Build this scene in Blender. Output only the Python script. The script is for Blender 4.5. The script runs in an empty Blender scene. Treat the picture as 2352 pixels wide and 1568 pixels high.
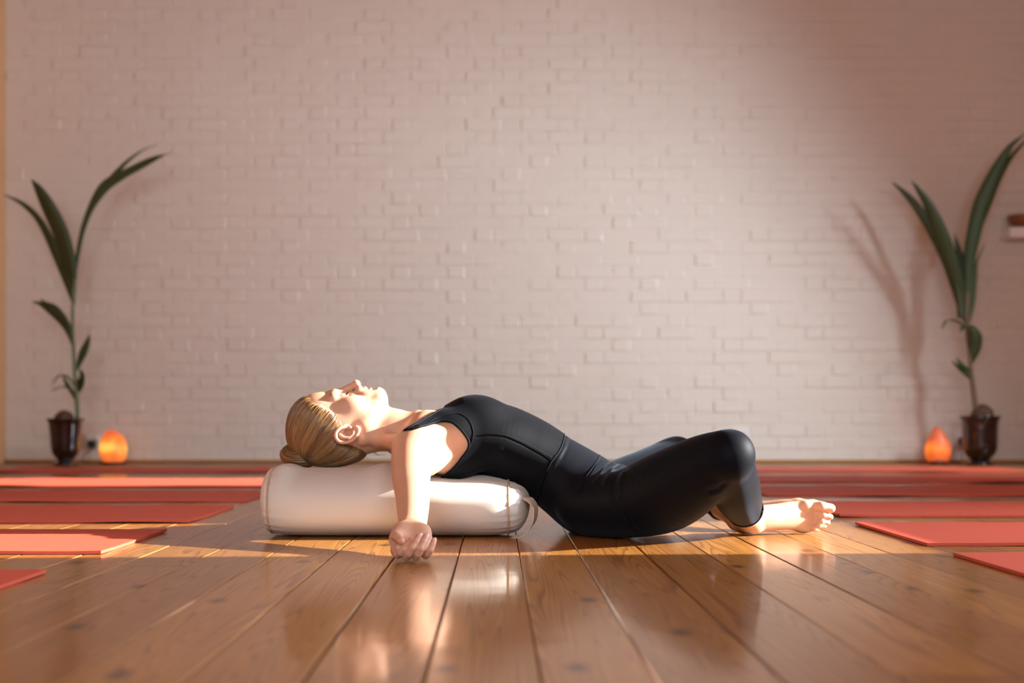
import bpy, bmesh, math, random
import numpy as np
from mathutils import Vector, Matrix

random.seed(7)
rng = np.random.default_rng(7)
scene = bpy.context.scene
COL = scene.collection

# ------------------------------------------------------------------ camera
FPX, CX, CY, CAMH = 3300.0, 1140.0, 960.0, 0.275     # focal length in px, vanishing point of the boards, eye height
cam_d = bpy.data.cameras.new('camera')
cam = bpy.data.objects.new('camera', cam_d); COL.objects.link(cam)
cam.location = (0, 0, CAMH); cam.rotation_euler = (math.radians(90), 0, 0)
cam_d.sensor_width = 36.0; cam_d.sensor_fit = 'HORIZONTAL'
cam_d.lens = FPX / 2352 * 36.0
cam_d.shift_x = (1176 - CX) / 2352
cam_d.shift_y = (CY - 784) / 2352
cam_d.clip_start = 0.05
cam_d.dof.use_dof = True; cam_d.dof.focus_distance = 3.10; cam_d.dof.aperture_fstop = 3.0
scene.camera = cam

# ------------------------------------------------------------------ light
world = bpy.data.worlds.new('world'); scene.world = world; world.use_nodes = True
bg = world.node_tree.nodes['Background']
bg.inputs[0].default_value = (0.75, 0.87, 1.0, 1); bg.inputs[1].default_value = 0.6

SUN_EL = math.radians(20.5)
sun_d = bpy.data.lights.new('sun_offscreen', 'SUN'); sun = bpy.data.objects.new('sun_offscreen', sun_d); COL.objects.link(sun)
sun_dir = Vector((-math.cos(SUN_EL), -0.05, -math.sin(SUN_EL)))      # direction the light travels
sun.rotation_euler = sun_dir.to_track_quat('-Z', 'Y').to_euler()
sun_d.energy = 23.0; sun_d.angle = math.radians(0.55); sun_d.color = (1.0, 0.95, 0.87)

def area(name, loc, look, sx, sy, power, col):
    d = bpy.data.lights.new(name, 'AREA'); o = bpy.data.objects.new(name, d); COL.objects.link(o)
    d.shape = 'RECTANGLE'; d.size = sx; d.size_y = sy; d.energy = power; d.color = col
    o.location = loc; o.rotation_euler = Vector(look).to_track_quat('-Z', 'Z').to_euler()
    return o
WIN_R = [(3.09, 4.00), (6.00, 6.90)]           # window openings of the right wall (y range)
SILL, HEAD = 1.09, 2.46
XR, XL, YB, YF, ZC = 3.85, -3.005, 8.80, -3.2, 3.15
# the open sky on the right, seen upwards through the windows
area('sky_right_offscreen', (XR + 2.4, 4.2, 3.75), (-1, 0, -0.7), 9.0, 2.8, 5000, (0.76, 0.89, 1.0))
WIN_F = [(-2.4, -0.5), (0.3, 2.2)]             # openings of the wall behind the camera (x range)
for i, (a, b) in enumerate(WIN_F):
    area(('window_rear_left_offscreen', 'window_rear_right_offscreen')[i], ((a + b) / 2, YF - 0.14, 1.9), (0, 1, 0), b - a, 1.8, 98, (0.78, 0.90, 1.0))
WIN_L = [(1.2, 2.6), (4.6, 6.0)]
scene.view_settings.view_transform = 'Standard'
scene.view_settings.look = 'None'
scene.view_settings.gamma = 1.0
scene.view_settings.use_curve_mapping = False
scene.view_settings.exposure = 0.14

# ------------------------------------------------------------------ helpers
def PX(px, py, Y):
    """point at depth Y that the photograph shows at pixel (px, py)"""
    return Vector(((px - CX) / FPX * Y, Y, CAMH - (py - CY) / FPX * Y))

def tag(o, label=None, cat=None, group=None, kind=None):
    if label: o['label'] = label
    if cat: o['category'] = cat
    if group: o['group'] = group
    if kind: o['kind'] = kind
    return o

def empty(name, loc=(0, 0, 0)):
    o = bpy.data.objects.new(name, None); COL.objects.link(o); o.location = loc
    o.empty_display_size = 0.05
    return o

def link(name, me, mat=None, parent=None):
    o = bpy.data.objects.new(name, me); COL.objects.link(o)
    if mat and not me.materials: me.materials.append(mat)
    if parent:
        o.parent = parent
        o.matrix_parent_inverse = Matrix.Translation(parent_world(parent)).inverted()
    return o

def parent_world(p):
    return Vector(p.location) if p.type == 'EMPTY' else Vector((0, 0, 0))    # mesh parents sit at the world origin

def mesh_np(name, V, Fq, smooth=True):
    """mesh from numpy arrays, faces all quads or all tris (m,4)/(m,3)"""
    me = bpy.data.meshes.new(name)
    V = np.asarray(V, np.float32); Fq = np.asarray(Fq, np.int32)
    n = Fq.shape[1]
    me.vertices.add(len(V)); me.vertices.foreach_set('co', V.ravel())
    me.loops.add(Fq.size); me.loops.foreach_set('vertex_index', Fq.ravel())
    me.polygons.add(len(Fq))
    me.polygons.foreach_set('loop_start', np.arange(0, Fq.size, n, dtype=np.int32))
    me.polygons.foreach_set('loop_total', np.full(len(Fq), n, np.int32))
    me.polygons.foreach_set('use_smooth', np.full(len(Fq), smooth, bool))
    me.update(calc_edges=True); me.validate()
    return me

def bm_mesh(name, bm, smooth=False):
    me = bpy.data.meshes.new(name); bm.to_mesh(me); bm.free()
    if smooth:
        me.polygons.foreach_set('use_smooth', np.ones(len(me.polygons), bool))
    return me

def add_box(bm, x0, x1, y0, y1, z0, z1, bevel=0.0, seg=1):
    r = bmesh.ops.create_cube(bm, size=1.0)
    vs = r['verts']
    for v in vs:
        v.co = Vector(((x0 + x1) / 2 + v.co.x * (x1 - x0), (y0 + y1) / 2 + v.co.y * (y1 - y0), (z0 + z1) / 2 + v.co.z * (z1 - z0)))
    if bevel > 0:
        es = list({e for v in vs for e in v.link_edges})
        bmesh.ops.bevel(bm, geom=es, offset=bevel, segments=seg, affect='EDGES', profile=0.6)

def box_obj(name, b, mat, parent=None, bevel=0.0, seg=1):
    bm = bmesh.new(); add_box(bm, *b, bevel=bevel, seg=seg)
    return link(name, bm_mesh(name, bm), mat, parent)

def catmull(pts, n):
    """resample rows of pts (k, c) with n steps per span"""
    pts = np.asarray(pts, float); k = len(pts)
    if k < 3:
        t = np.linspace(0, 1, n + 1)[:, None]; return pts[0] * (1 - t) + pts[-1] * t
    ext = np.vstack([2 * pts[0] - pts[1], pts, 2 * pts[-1] - pts[-2]])
    out = []
    for i in range(1, k):
        p0, p1, p2, p3 = ext[i - 1], ext[i], ext[i + 1], ext[i + 2]
        for j in range(n):
            t = j / n
            out.append(0.5 * ((2 * p1) + (-p0 + p2) * t + (2 * p0 - 5 * p1 + 4 * p2 - p3) * t * t + (-p0 + 3 * p1 - 3 * p2 + p3) * t ** 3))
    out.append(pts[-1])
    return np.array(out)

def tube_arrays(path, rad, sides=8, cap=True, flat=1.0, axis=None):
    """swept tube along path (n,3); rad scalar or (n,)"""
    path = np.asarray(path, float); n = len(path)
    rad = np.full(n, rad) if np.isscalar(rad) else np.asarray(rad, float)
    T = np.gradient(path, axis=0); T /= np.linalg.norm(T, axis=1)[:, None] + 1e-12
    up = np.array([0, 0, 1.0]) if axis is None else np.asarray(axis, float)
    if axis is None and abs(T[0] @ up) > 0.9: up = np.array([0, 1.0, 0])
    N = np.zeros_like(T); u = up
    for i in range(n):
        v = u - (u @ T[i]) * T[i]
        v /= np.linalg.norm(v) + 1e-12
        N[i] = v
        if axis is None: u = v
    B = np.cross(T, N)
    a = np.linspace(0, 2 * np.pi, sides, endpoint=False)
    V = path[:, None, :] + rad[:, None, None] * (np.cos(a)[None, :, None] * B[:, None, :] + flat * np.sin(a)[None, :, None] * N[:, None, :])
    V = V.reshape(-1, 3)
    i, j = np.meshgrid(np.arange(n - 1), np.arange(sides), indexing='ij')
    jn = (j + 1) % sides
    F = np.stack([i * sides + j, i * sides + jn, (i + 1) * sides + jn, (i + 1) * sides + j], -1).reshape(-1, 4)
    if cap:
        V = np.vstack([V, path[0], path[-1]]); c0, c1 = n * sides, n * sides + 1
        js = np.arange(sides); jn = (js + 1) % sides
        F = np.vstack([F, np.stack([np.full(sides, c0), jn, js, np.full(sides, c0)], -1),
                       np.stack([np.full(sides, c1), (n - 1) * sides + js, (n - 1) * sides + jn, np.full(sides, c1)], -1)])
    return V, F

def quads_mesh(name, V, F, smooth=True):
    """like mesh_np but lets degenerate quads be triangles"""
    me = bpy.data.meshes.new(name)
    faces = [tuple(f) if len(set(f)) == 4 else tuple(dict.fromkeys(f)) for f in np.asarray(F).tolist()]
    me.from_pydata(np.asarray(V).tolist(), [], faces)
    me.polygons.foreach_set('use_smooth', np.full(len(me.polygons), smooth, bool))
    me.update()
    return me

def tube_obj(name, path, rad, mat, parent=None, sides=8, flat=1.0, axis=None):
    V, F = tube_arrays(path, rad, sides, True, flat, axis)
    return link(name, quads_mesh(name, V, F), mat, parent)

def lathe_obj(name, prof, cx, cy, mat, parent=None, seg=40):
    """prof: list of (r, z); closed surface of revolution about (cx, cy)"""
    prof = np.asarray(prof, float); n = len(prof)
    a = np.linspace(0, 2 * np.pi, seg, endpoint=False)
    V = np.stack([cx + prof[:, 0][:, None] * np.cos(a), cy + prof[:, 0][:, None] * np.sin(a), np.repeat(prof[:, 1][:, None], seg, 1)], -1).reshape(-1, 3)
    i, j = np.meshgrid(np.arange(n - 1), np.arange(seg), indexing='ij'); jn = (j + 1) % seg
    F = np.stack([i * seg + j, i * seg + jn, (i + 1) * seg + jn, (i + 1) * seg + j], -1).reshape(-1, 4)
    return link(name, mesh_np(name, V, F), mat, parent)

# ------------------------------------------------------------------ materials
def mat_new(name):
    m = bpy.data.materials.new(name); m.use_nodes = True
    nt = m.node_tree; b = nt.nodes['Principled BSDF']
    return m, nt, b

def N(nt, typ, **kw):
    n = nt.nodes.new(typ)
    for k, v in kw.items():
        if k.startswith('i_'):
            key = k[2:].replace('_', ' ')
            n.inputs[key].default_value = v
        else: setattr(n, k, v)
    return n

def simple(name, col, rough=0.5, metal=0.0, bump=0.0, scale=200.0, var=0.0, **kw):
    m, nt, b = mat_new(name)
    b.inputs['Base Color'].default_value = (*col, 1)
    b.inputs['Roughness'].default_value = rough
    b.inputs['Metallic'].default_value = metal
    for k, v in kw.items():
        b.inputs[k.replace('_', ' ')].default_value = v
    tc = N(nt, 'ShaderNodeTexCoord')
    if bump > 0 or var > 0:
        no = N(nt, 'ShaderNodeTexNoise'); no.inputs['Scale'].default_value = scale; no.inputs['Detail'].default_value = 4
        nt.links.new(tc.outputs['Object'], no.inputs['Vector'])
        if bump > 0:
            bp = N(nt, 'ShaderNodeBump'); bp.inputs['Strength'].default_value = bump; bp.inputs['Distance'].default_value = 0.002
            nt.links.new(no.outputs['Fac'], bp.inputs['Height']); nt.links.new(bp.outputs['Normal'], b.inputs['Normal'])
        if var > 0:
            mx = N(nt, 'ShaderNodeMix', data_type='RGBA')
            mx.inputs['A'].default_value = (*[c * (1 - var) for c in col], 1); mx.inputs['B'].default_value = (*[min(1, c * (1 + var)) for c in col], 1)
            nt.links.new(no.outputs['Fac'], mx.inputs['Factor']); nt.links.new(mx.outputs['Result'], b.inputs['Base Color'])
    return m

def make_wood_floor():
    m, nt, b = mat_new('pine_floorboard')
    L = nt.links.new
    tc = N(nt, 'ShaderNodeTexCoord'); oi = N(nt, 'ShaderNodeObjectInfo')
    off = N(nt, 'ShaderNodeVectorMath', operation='SCALE'); off.inputs[0].default_value = (3.1, 17.3, 9.7); L(oi.outputs['Random'], off.inputs['Scale'])
    add = N(nt, 'ShaderNodeVectorMath', operation='ADD'); L(tc.outputs['Object'], add.inputs[0]); L(off.outputs['Vector'], add.inputs[1])
    # big growth rings: rings of a log, cut along its length
    mp = N(nt, 'ShaderNodeMapping'); mp.inputs['Scale'].default_value = (1, 0.028, 1); L(add.outputs['Vector'], mp.inputs['Vector'])
    n1 = N(nt, 'ShaderNodeTexNoise'); n1.inputs['Scale'].default_value = 9.0; n1.inputs['Detail'].default_value = 2.0; L(mp.outputs['Vector'], n1.inputs['Vector'])
    ml = N(nt, 'ShaderNodeMath', operation='MULTIPLY'); ml.inputs[1].default_value = 62.0; L(n1.outputs['Fac'], ml.inputs[0])
    fr = N(nt, 'ShaderNodeMath', operation='FRACT'); L(ml.outputs[0], fr.inputs[0])
    rmp = N(nt, 'ShaderNodeValToRGB'); L(fr.outputs[0], rmp.inputs['Fac'])
    e = rmp.color_ramp.elements; e[0].position = 0.0; e[0].color = (0, 0, 0, 1); e[1].position = 0.55; e[1].color = (0.18, 0.18, 0.18, 1)
    e2 = rmp.color_ramp.elements.new(0.9); e2.color = (1, 1, 1, 1); e3 = rmp.color_ramp.elements.new(1.0); e3.color = (0.1, 0.1, 0.1, 1)
    # fine fibre
    mp2 = N(nt, 'ShaderNodeMapping'); mp2.inputs['Scale'].default_value = (160, 3, 160); L(add.outputs['Vector'], mp2.inputs['Vector'])
    n2 = N(nt, 'ShaderNodeTexNoise'); n2.inputs['Scale'].default_value = 1.0; n2.inputs['Detail'].default_value = 3; L(mp2.outputs['Vector'], n2.inputs['Vector'])
    # board to board tone
    n3 = N(nt, 'ShaderNodeTexNoise'); n3.inputs['Scale'].default_value = 2.2; n3.inputs['Detail'].default_value = 3; L(add.outputs['Vector'], n3.inputs['Vector'])
    base = N(nt, 'ShaderNodeMix', data_type='RGBA'); base.inputs['A'].default_value = (0.47, 0.215, 0.048, 1); base.inputs['B'].default_value = (0.29, 0.120, 0.027, 1)
    rr = N(nt, 'ShaderNodeMath', operation='MULTIPLY_ADD'); rr.inputs[1].default_value = 0.7; rr.inputs[2].default_value = -0.1; L(oi.outputs['Random'], rr.inputs[0])
    r3 = N(nt, 'ShaderNodeMath', operation='ADD'); L(rr.outputs[0], r3.inputs[0])
    n3s = N(nt, 'ShaderNodeMath', operation='MULTIPLY'); n3s.inputs[1].default_value = 0.45; L(n3.outputs['Fac'], n3s.inputs[0]); L(n3s.outputs[0], r3.inputs[1])
    L(r3.outputs[0], base.inputs['Factor'])
    ring = N(nt, 'ShaderNodeMix', data_type='RGBA', blend_type='MULTIPLY'); L(base.outputs['Result'], ring.inputs['A'])
    ring.inputs['B'].default_value = (0.50, 0.34, 0.22, 1)
    rf = N(nt, 'ShaderNodeMath', operation='MULTIPLY'); rf.inputs[1].default_value = 0.85; L(rmp.outputs['Color'], rf.inputs[0]); L(rf.outputs[0], ring.inputs['Factor'])
    fib = N(nt, 'ShaderNodeMix', data_type='RGBA', blend_type='MULTIPLY'); fib.inputs['Factor'].default_value = 0.35
    L(ring.outputs['Result'], fib.inputs['A']); L(n2.outputs['Color'], fib.inputs['B'])
    fibc = N(nt, 'ShaderNodeValToRGB'); fibc.color_ramp.elements[0].color = (0.55, 0.5, 0.45, 1); fibc.color_ramp.elements[0].position = 0.3; fibc.color_ramp.elements[1].color = (1.1, 1.1, 1.1, 1); fibc.color_ramp.elements[1].position = 0.62
    L(n2.outputs['Fac'], fibc.inputs['Fac']); L(fibc.outputs['Color'], fib.inputs['B'])
    # knots
    mp3 = N(nt, 'ShaderNodeMapping'); mp3.inputs['Scale'].default_value = (5.2, 2.3, 1); L(add.outputs['Vector'], mp3.inputs['Vector'])
    vo = N(nt, 'ShaderNodeTexVoronoi'); vo.inputs['Scale'].default_value = 1.0; vo.voronoi_dimensions = '2D'; L(mp3.outputs['Vector'], vo.inputs['Vector'])
    kr = N(nt, 'ShaderNodeValToRGB'); kr.color_ramp.elements[0].position = 0.03; kr.color_ramp.elements[0].color = (1, 1, 1, 1); kr.color_ramp.elements[1].position = 0.10; kr.color_ramp.elements[1].color = (0, 0, 0, 1)
    L(vo.outputs['Distance'], kr.inputs['Fac'])
    sep = N(nt, 'ShaderNodeSeparateColor'); L(vo.outputs['Color'], sep.inputs[0])
    gt = N(nt, 'ShaderNodeMath', operation='GREATER_THAN'); gt.inputs[1].default_value = 0.5; L(sep.outputs[0], gt.inputs[0])
    kf = N(nt, 'ShaderNodeMath', operation='MULTIPLY'); L(kr.outputs['Color'], kf.inputs[0]); L(gt.outputs[0], kf.inputs[1])
    kf2 = N(nt, 'ShaderNodeMath', operation='MULTIPLY'); kf2.inputs[1].default_value = 0.8; L(kf.outputs[0], kf2.inputs[0])
    knot = N(nt, 'ShaderNodeMix', data_type='RGBA'); L(kf2.outputs[0], knot.inputs['Factor']); L(fib.outputs['Result'], knot.inputs['A']); knot.inputs['B'].default_value = (0.055, 0.022, 0.012, 1)
    L(knot.outputs['Result'], b.inputs['Base Color'])
    b.inputs['Roughness'].default_value = 0.42
    b.inputs['Coat Weight'].default_value = 0.55; b.inputs['Coat Roughness'].default_value = 0.10; b.inputs['Coat IOR'].default_value = 1.45
    b.inputs['Specular IOR Level'].default_value = 0.2
    # varnish unevenness
    n4 = N(nt, 'ShaderNodeTexNoise'); n4.inputs['Scale'].default_value = 9.0; n4.inputs['Detail'].default_value = 2; L(tc.outputs['Object'], n4.inputs['Vector'])
    mixh = N(nt, 'ShaderNodeMath', operation='MULTIPLY_ADD'); mixh.inputs[1].default_value = 0.06; L(n2.outputs['Fac'], mixh.inputs[0]); L(n4.outputs['Fac'], mixh.inputs[2])
    bp = N(nt, 'ShaderNodeBump'); bp.inputs['Strength'].default_value = 0.12; bp.inputs['Distance'].default_value = 0.004; L(mixh.outputs[0], bp.inputs['Height'])
    L(bp.outputs['Normal'], b.inputs['Normal']); L(bp.outputs['Normal'], b.inputs['Coat Normal'])
    crr = N(nt, 'ShaderNodeMapRange'); crr.inputs['From Min'].default_value = 0.3; crr.inputs['From Max'].default_value = 0.7; crr.inputs['To Min'].default_value = 0.07; crr.inputs['To Max'].default_value = 0.17
    L(n3.outputs['Fac'], crr.inputs['Value']); L(crr.outputs['Result'], b.inputs['Coat Roughness'])
    return m

def make_skin():
    m, nt, b = mat_new('skin'); L = nt.links.new
    tc = N(nt, 'ShaderNodeTexCoord')
    no = N(nt, 'ShaderNodeTexNoise'); no.inputs['Scale'].default_value = 28; no.inputs['Detail'].default_value = 3; L(tc.outputs['Object'], no.inputs['Vector'])
    c = N(nt, 'ShaderNodeMix', data_type='RGBA'); c.inputs['A'].default_value = (0.59, 0.320, 0.200, 1); c.inputs['B'].default_value = (0.67, 0.395, 0.27, 1); L(no.outputs['Fac'], c.inputs['Factor'])
    at = N(nt, 'ShaderNodeAttribute', attribute_name='flush')
    c2 = N(nt, 'ShaderNodeMix', data_type='RGBA'); L(at.outputs['Fac'], c2.inputs['Factor']); L(c.outputs['Result'], c2.inputs['A']); c2.inputs['B'].default_value = (0.60, 0.19, 0.15, 1)
    L(c2.outputs['Result'], b.inputs['Base Color'])
    b.inputs['Roughness'].default_value = 0.5; b.inputs['Specular IOR Level'].default_value = 0.4
    b.inputs['Subsurface Weight'].default_value = 0.25; b.inputs['Subsurface Radius'].default_value = (1.0, 0.35, 0.2); b.inputs['Subsurface Scale'].default_value = 0.012
    n2 = N(nt, 'ShaderNodeTexNoise'); n2.inputs['Scale'].default_value = 420; n2.inputs['Detail'].default_value = 2; L(tc.outputs['Object'], n2.inputs['Vector'])
    bp = N(nt, 'ShaderNodeBump'); bp.inputs['Strength'].default_value = 0.10; bp.inputs['Distance'].default_value = 0.001; L(n2.outputs['Fac'], bp.inputs['Height']); L(bp.outputs['Normal'], b.inputs['Normal'])
    return m

def make_fabric(name, col, sheen, scol, weave=900.0, rough=0.75, bump=0.25, fold=0.0):
    m, nt, b = mat_new(name); L = nt.links.new
    tc = N(nt, 'ShaderNodeTexCoord')
    n1 = N(nt, 'ShaderNodeTexNoise'); n1.inputs['Scale'].default_value = weave; n1.inputs['Detail'].default_value = 2; L(tc.outputs['Object'], n1.inputs['Vector'])
    mx = N(nt, 'ShaderNodeMix', data_type='RGBA'); mx.inputs['A'].default_value = (*[c * 0.85 for c in col], 1); mx.inputs['B'].default_value = (*[min(1, c * 1.12) for c in col], 1)
    L(n1.outputs['Fac'], mx.inputs['Factor']); L(mx.outputs['Result'], b.inputs['Base Color'])
    b.inputs['Roughness'].default_value = rough
    b.inputs['Sheen Weight'].default_value = sheen; b.inputs['Sheen Tint'].default_value = (*scol, 1); b.inputs['Sheen Roughness'].default_value = 0.4
    b.inputs['Specular IOR Level'].default_value = 0.07
    bp = N(nt, 'ShaderNodeBump'); bp.inputs['Strength'].default_value = bump; bp.inputs['Distance'].default_value = 0.0008; L(n1.outputs['Fac'], bp.inputs['Height']); L(bp.outputs['Normal'], b.inputs['Normal'])
    return m

def make_hair():
    m, nt, b = mat_new('hair'); L = nt.links.new
    at = N(nt, 'ShaderNodeAttribute', attribute_name='strand')
    r = N(nt, 'ShaderNodeValToRGB'); L(at.outputs['Fac'], r.inputs['Fac'])
    r.color_ramp.elements[0].color = (0.085, 0.038, 0.012, 1); r.color_ramp.elements[1].color = (0.46, 0.28, 0.105, 1)
    e = r.color_ramp.elements.new(0.5); e.color = (0.23, 0.115, 0.036, 1)
    L(r.outputs['Color'], b.inputs['Base Color'])
    b.inputs['Roughness'].default_value = 0.33; b.inputs['Specular IOR Level'].default_value = 0.8
    return m

def make_wall_paint():
    m, nt, b = mat_new('painted_brick'); L = nt.links.new
    tc = N(nt, 'ShaderNodeTexCoord'); oi = N(nt, 'ShaderNodeObjectInfo')
    no = N(nt, 'ShaderNodeTexNoise'); no.inputs['Scale'].default_value = 1.3; no.inputs['Detail'].default_value = 4; L(tc.outputs['Object'], no.inputs['Vector'])
    c = N(nt, 'ShaderNodeMix', data_type='RGBA'); c.inputs['A'].default_value = (0.665, 0.59, 0.508, 1); c.inputs['B'].default_value = (0.715, 0.645, 0.56, 1); L(no.outputs['Fac'], c.inputs['Factor'])
    L(c.outputs['Result'], b.inputs['Base Color']); b.inputs['Roughness'].default_value = 0.42
    n2 = N(nt, 'ShaderNodeTexNoise'); n2.inputs['Scale'].default_value = 60; n2.inputs['Detail'].default_value = 4; L(tc.outputs['Object'], n2.inputs['Vector'])
    bp = N(nt, 'ShaderNodeBump'); bp.inputs['Strength'].default_value = 0.25; bp.inputs['Distance'].default_value = 0.003; L(n2.outputs['Fac'], bp.inputs['Height']); L(bp.outputs['Normal'], b.inputs['Normal'])
    return m

def make_salt(name, hot, warm, edge, strength, zmid, zr):
    m, nt, b = mat_new(name); L = nt.links.new
    tc = N(nt, 'ShaderNodeTexCoord')
    no = N(nt, 'ShaderNodeTexNoise'); no.inputs['Scale'].default_value = 14; no.inputs['Detail'].default_value = 3; L(tc.outputs['Object'], no.inputs['Vector'])
    sep = N(nt, 'ShaderNodeSeparateXYZ'); L(tc.outputs['Object'], sep.inputs[0])
    a = N(nt, 'ShaderNodeMath', operation='SUBTRACT'); L(sep.outputs['Z'], a.inputs[0]); a.inputs[1].default_value = zmid
    ab = N(nt, 'ShaderNodeMath', operation='ABSOLUTE'); L(a.outputs[0], ab.inputs[0])
    dv = N(nt, 'ShaderNodeMath', operation='DIVIDE'); L(ab.outputs[0], dv.inputs[0]); dv.inputs[1].default_value = zr
    ad = N(nt, 'ShaderNodeMath', operation='ADD'); L(dv.outputs[0], ad.inputs[0])
    ns = N(nt, 'ShaderNodeMath', operation='MULTIPLY_ADD'); L(no.outputs['Fac'], ns.inputs[0]); ns.inputs[1].default_value = 1.9; ns.inputs[2].default_value = -0.9
    L(ns.outputs[0], ad.inputs[1])
    r = N(nt, 'ShaderNodeValToRGB'); L(ad.outputs[0], r.inputs['Fac'])
    r.color_ramp.elements[0].position = 0.0; r.color_ramp.elements[0].color = (*hot, 1); r.color_ramp.elements[1].position = 1.0; r.color_ramp.elements[1].color = (*edge, 1)
    e = r.color_ramp.elements.new(0.45); e.color = (*warm, 1)
    L(r.outputs['Color'], b.inputs['Emission Color']); b.inputs['Emission Strength'].default_value = strength
    b.inputs['Base Color'].default_value = (0.42, 0.11, 0.04, 1); b.inputs['Roughness'].default_value = 0.45
    bp = N(nt, 'ShaderNodeBump'); bp.inputs['Strength'].default_value = 0.4; bp.inputs['Distance'].default_value = 0.01; L(no.outputs['Fac'], bp.inputs['Height']); L(bp.outputs['Normal'], b.inputs['Normal'])
    return m

def make_leaf(name, c0, c1):
    m, nt, b = mat_new(name); L = nt.links.new
    tc = N(nt, 'ShaderNodeTexCoord')
    no = N(nt, 'ShaderNodeTexNoise'); no.inputs['Scale'].default_value = 6; no.inputs['Detail'].default_value = 3; L(tc.outputs['Object'], no.inputs['Vector'])
    c = N(nt, 'ShaderNodeMix', data_type='RGBA'); c.inputs['A'].default_value = (*c0, 1); c.inputs['B'].default_value = (*c1, 1); L(no.outputs['Fac'], c.inputs['Factor'])
    L(c.outputs['Result'], b.inputs['Base Color']); b.inputs['Roughness'].default_value = 0.5
    b.inputs['Transmission Weight'].default_value = 0.0
    return m

M_FLOOR = make_wood_floor()
M_SUB = simple('subfloor_dark', (0.03, 0.016, 0.008), 0.9)
M_WALL = make_wall_paint()
M_PLASTER = simple('plaster', (0.62, 0.35, 0.17), 0.8, bump=0.1, scale=40, var=0.05)
M_CEIL = simple('warm_ceiling', (0.60, 0.25, 0.07), 0.7, bump=0.1, scale=30, var=0.08)
M_TRIM = simple('oak_trim', (0.36, 0.17, 0.045), 0.45, bump=0.1, scale=60, var=0.25)
M_FRAME = simple('window_frame_white', (0.8, 0.78, 0.74), 0.5, var=0.03, scale=10)
M_SKIN = make_skin()
M_TANK = make_fabric('black_velour', (0.0035, 0.0042, 0.006), 0.035, (0.55, 0.68, 0.85), 2400, 0.6, 0.3)
M_LEGG = make_fabric('black_jersey', (0.0045, 0.0052, 0.0078), 0.06, (0.45, 0.62, 0.85), 1600, 0.55, 0.15)
M_BOLSTER = make_fabric('natural_cotton', (0.675, 0.645, 0.595), 0.2, (1, 0.9, 0.8), 1500, 0.85, 0.22)
M_PIPING = make_fabric('cotton_piping', (0.52, 0.36, 0.22), 0.2, (1, 0.9, 0.8), 700, 0.85, 0.3)
M_STRAP = make_fabric('cotton_webbing', (0.50, 0.40, 0.30), 0.2, (1, 0.9, 0.8), 500, 0.85, 0.5)
M_MAT = simple('coral_mat', (0.60, 0.088, 0.045), 0.6, bump=0.35, scale=350, var=0.08)
M_HAIR = make_hair()
M_LASH = simple('lash', (0.02, 0.012, 0.01), 0.5, var=0.1)
M_BROW = simple('brow_hair', (0.36, 0.20, 0.10), 0.5, var=0.1)
M_NAIL = simple('nail', (0.72, 0.43, 0.36), 0.25, var=0.04, scale=90)
M_POT = simple('dark_lustre_pot', (0.022, 0.009, 0.008), 0.16, metal=0.3, bump=0.05, scale=30, var=0.3, Coat_Weight=1.0, Coat_Roughness=0.06)
M_SOIL = simple('potting_soil', (0.03, 0.018, 0.01), 0.95, bump=0.6, scale=120, var=0.3)
M_COCO = simple('coconut_husk', (0.11, 0.055, 0.03), 0.8, bump=0.6, scale=70, var=0.4)
M_STEM = make_leaf('stem_green', (0.10, 0.15, 0.055), (0.17, 0.21, 0.09))
M_STEM_B = make_leaf('stem_brown', (0.13, 0.10, 0.045), (0.20, 0.13, 0.07))
M_LEAF = make_leaf('leaf_green', (0.022, 0.036, 0.008), (0.045, 0.068, 0.015))
M_LEAF2 = make_leaf('leaf_blue_green', (0.028, 0.062, 0.020), (0.050, 0.098, 0.032))
M_BASE = simple('lamp_base_wood', (0.025, 0.013, 0.008), 0.4, var=0.3, scale=40)
M_CORD = simple('black_cord', (0.015, 0.014, 0.014), 0.45, var=0.1)
M_PLASTIC = simple('socket_plastic', (0.74, 0.70, 0.68), 0.35, var=0.03, scale=10)
M_SHELF = simple('white_lacquer', (0.86, 0.82, 0.82), 0.4, var=0.02, scale=8)
M_BOWL = simple('turned_wood', (0.24, 0.085, 0.032), 0.4, bump=0.1, scale=50, var=0.35)
M_QUARTZ = simple('pale_quartz', (0.82, 0.80, 0.82), 0.2, bump=0.2, scale=60, var=0.08)

# ------------------------------------------------------------------ structure
def wall_with_openings(name, axis, pos, a0, a1, z0, z1, openings, zo0, zo1, thick, mat):
    """axis 'x': wall plane x=pos running along y; axis 'y': plane y=pos running along x. thick is signed (outwards)"""
    bm = bmesh.new()
    def blk(p0, p1, q0, q1):
        t0, t1 = sorted((pos, pos + thick))
        if axis == 'x': add_box(bm, t0, t1, p0, p1, q0, q1)
        else: add_box(bm, p0, p1, t0, t1, q0, q1)
    cur = a0
    for (s, e) in openings:
        blk(cur, s, z0, z1); blk(s, e, z0, zo0); blk(s, e, zo1, z1); cur = e
    blk(cur, a1, z0, z1)
    return tag(link(name, bm_mesh(name, bm), mat), kind='structure')

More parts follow.
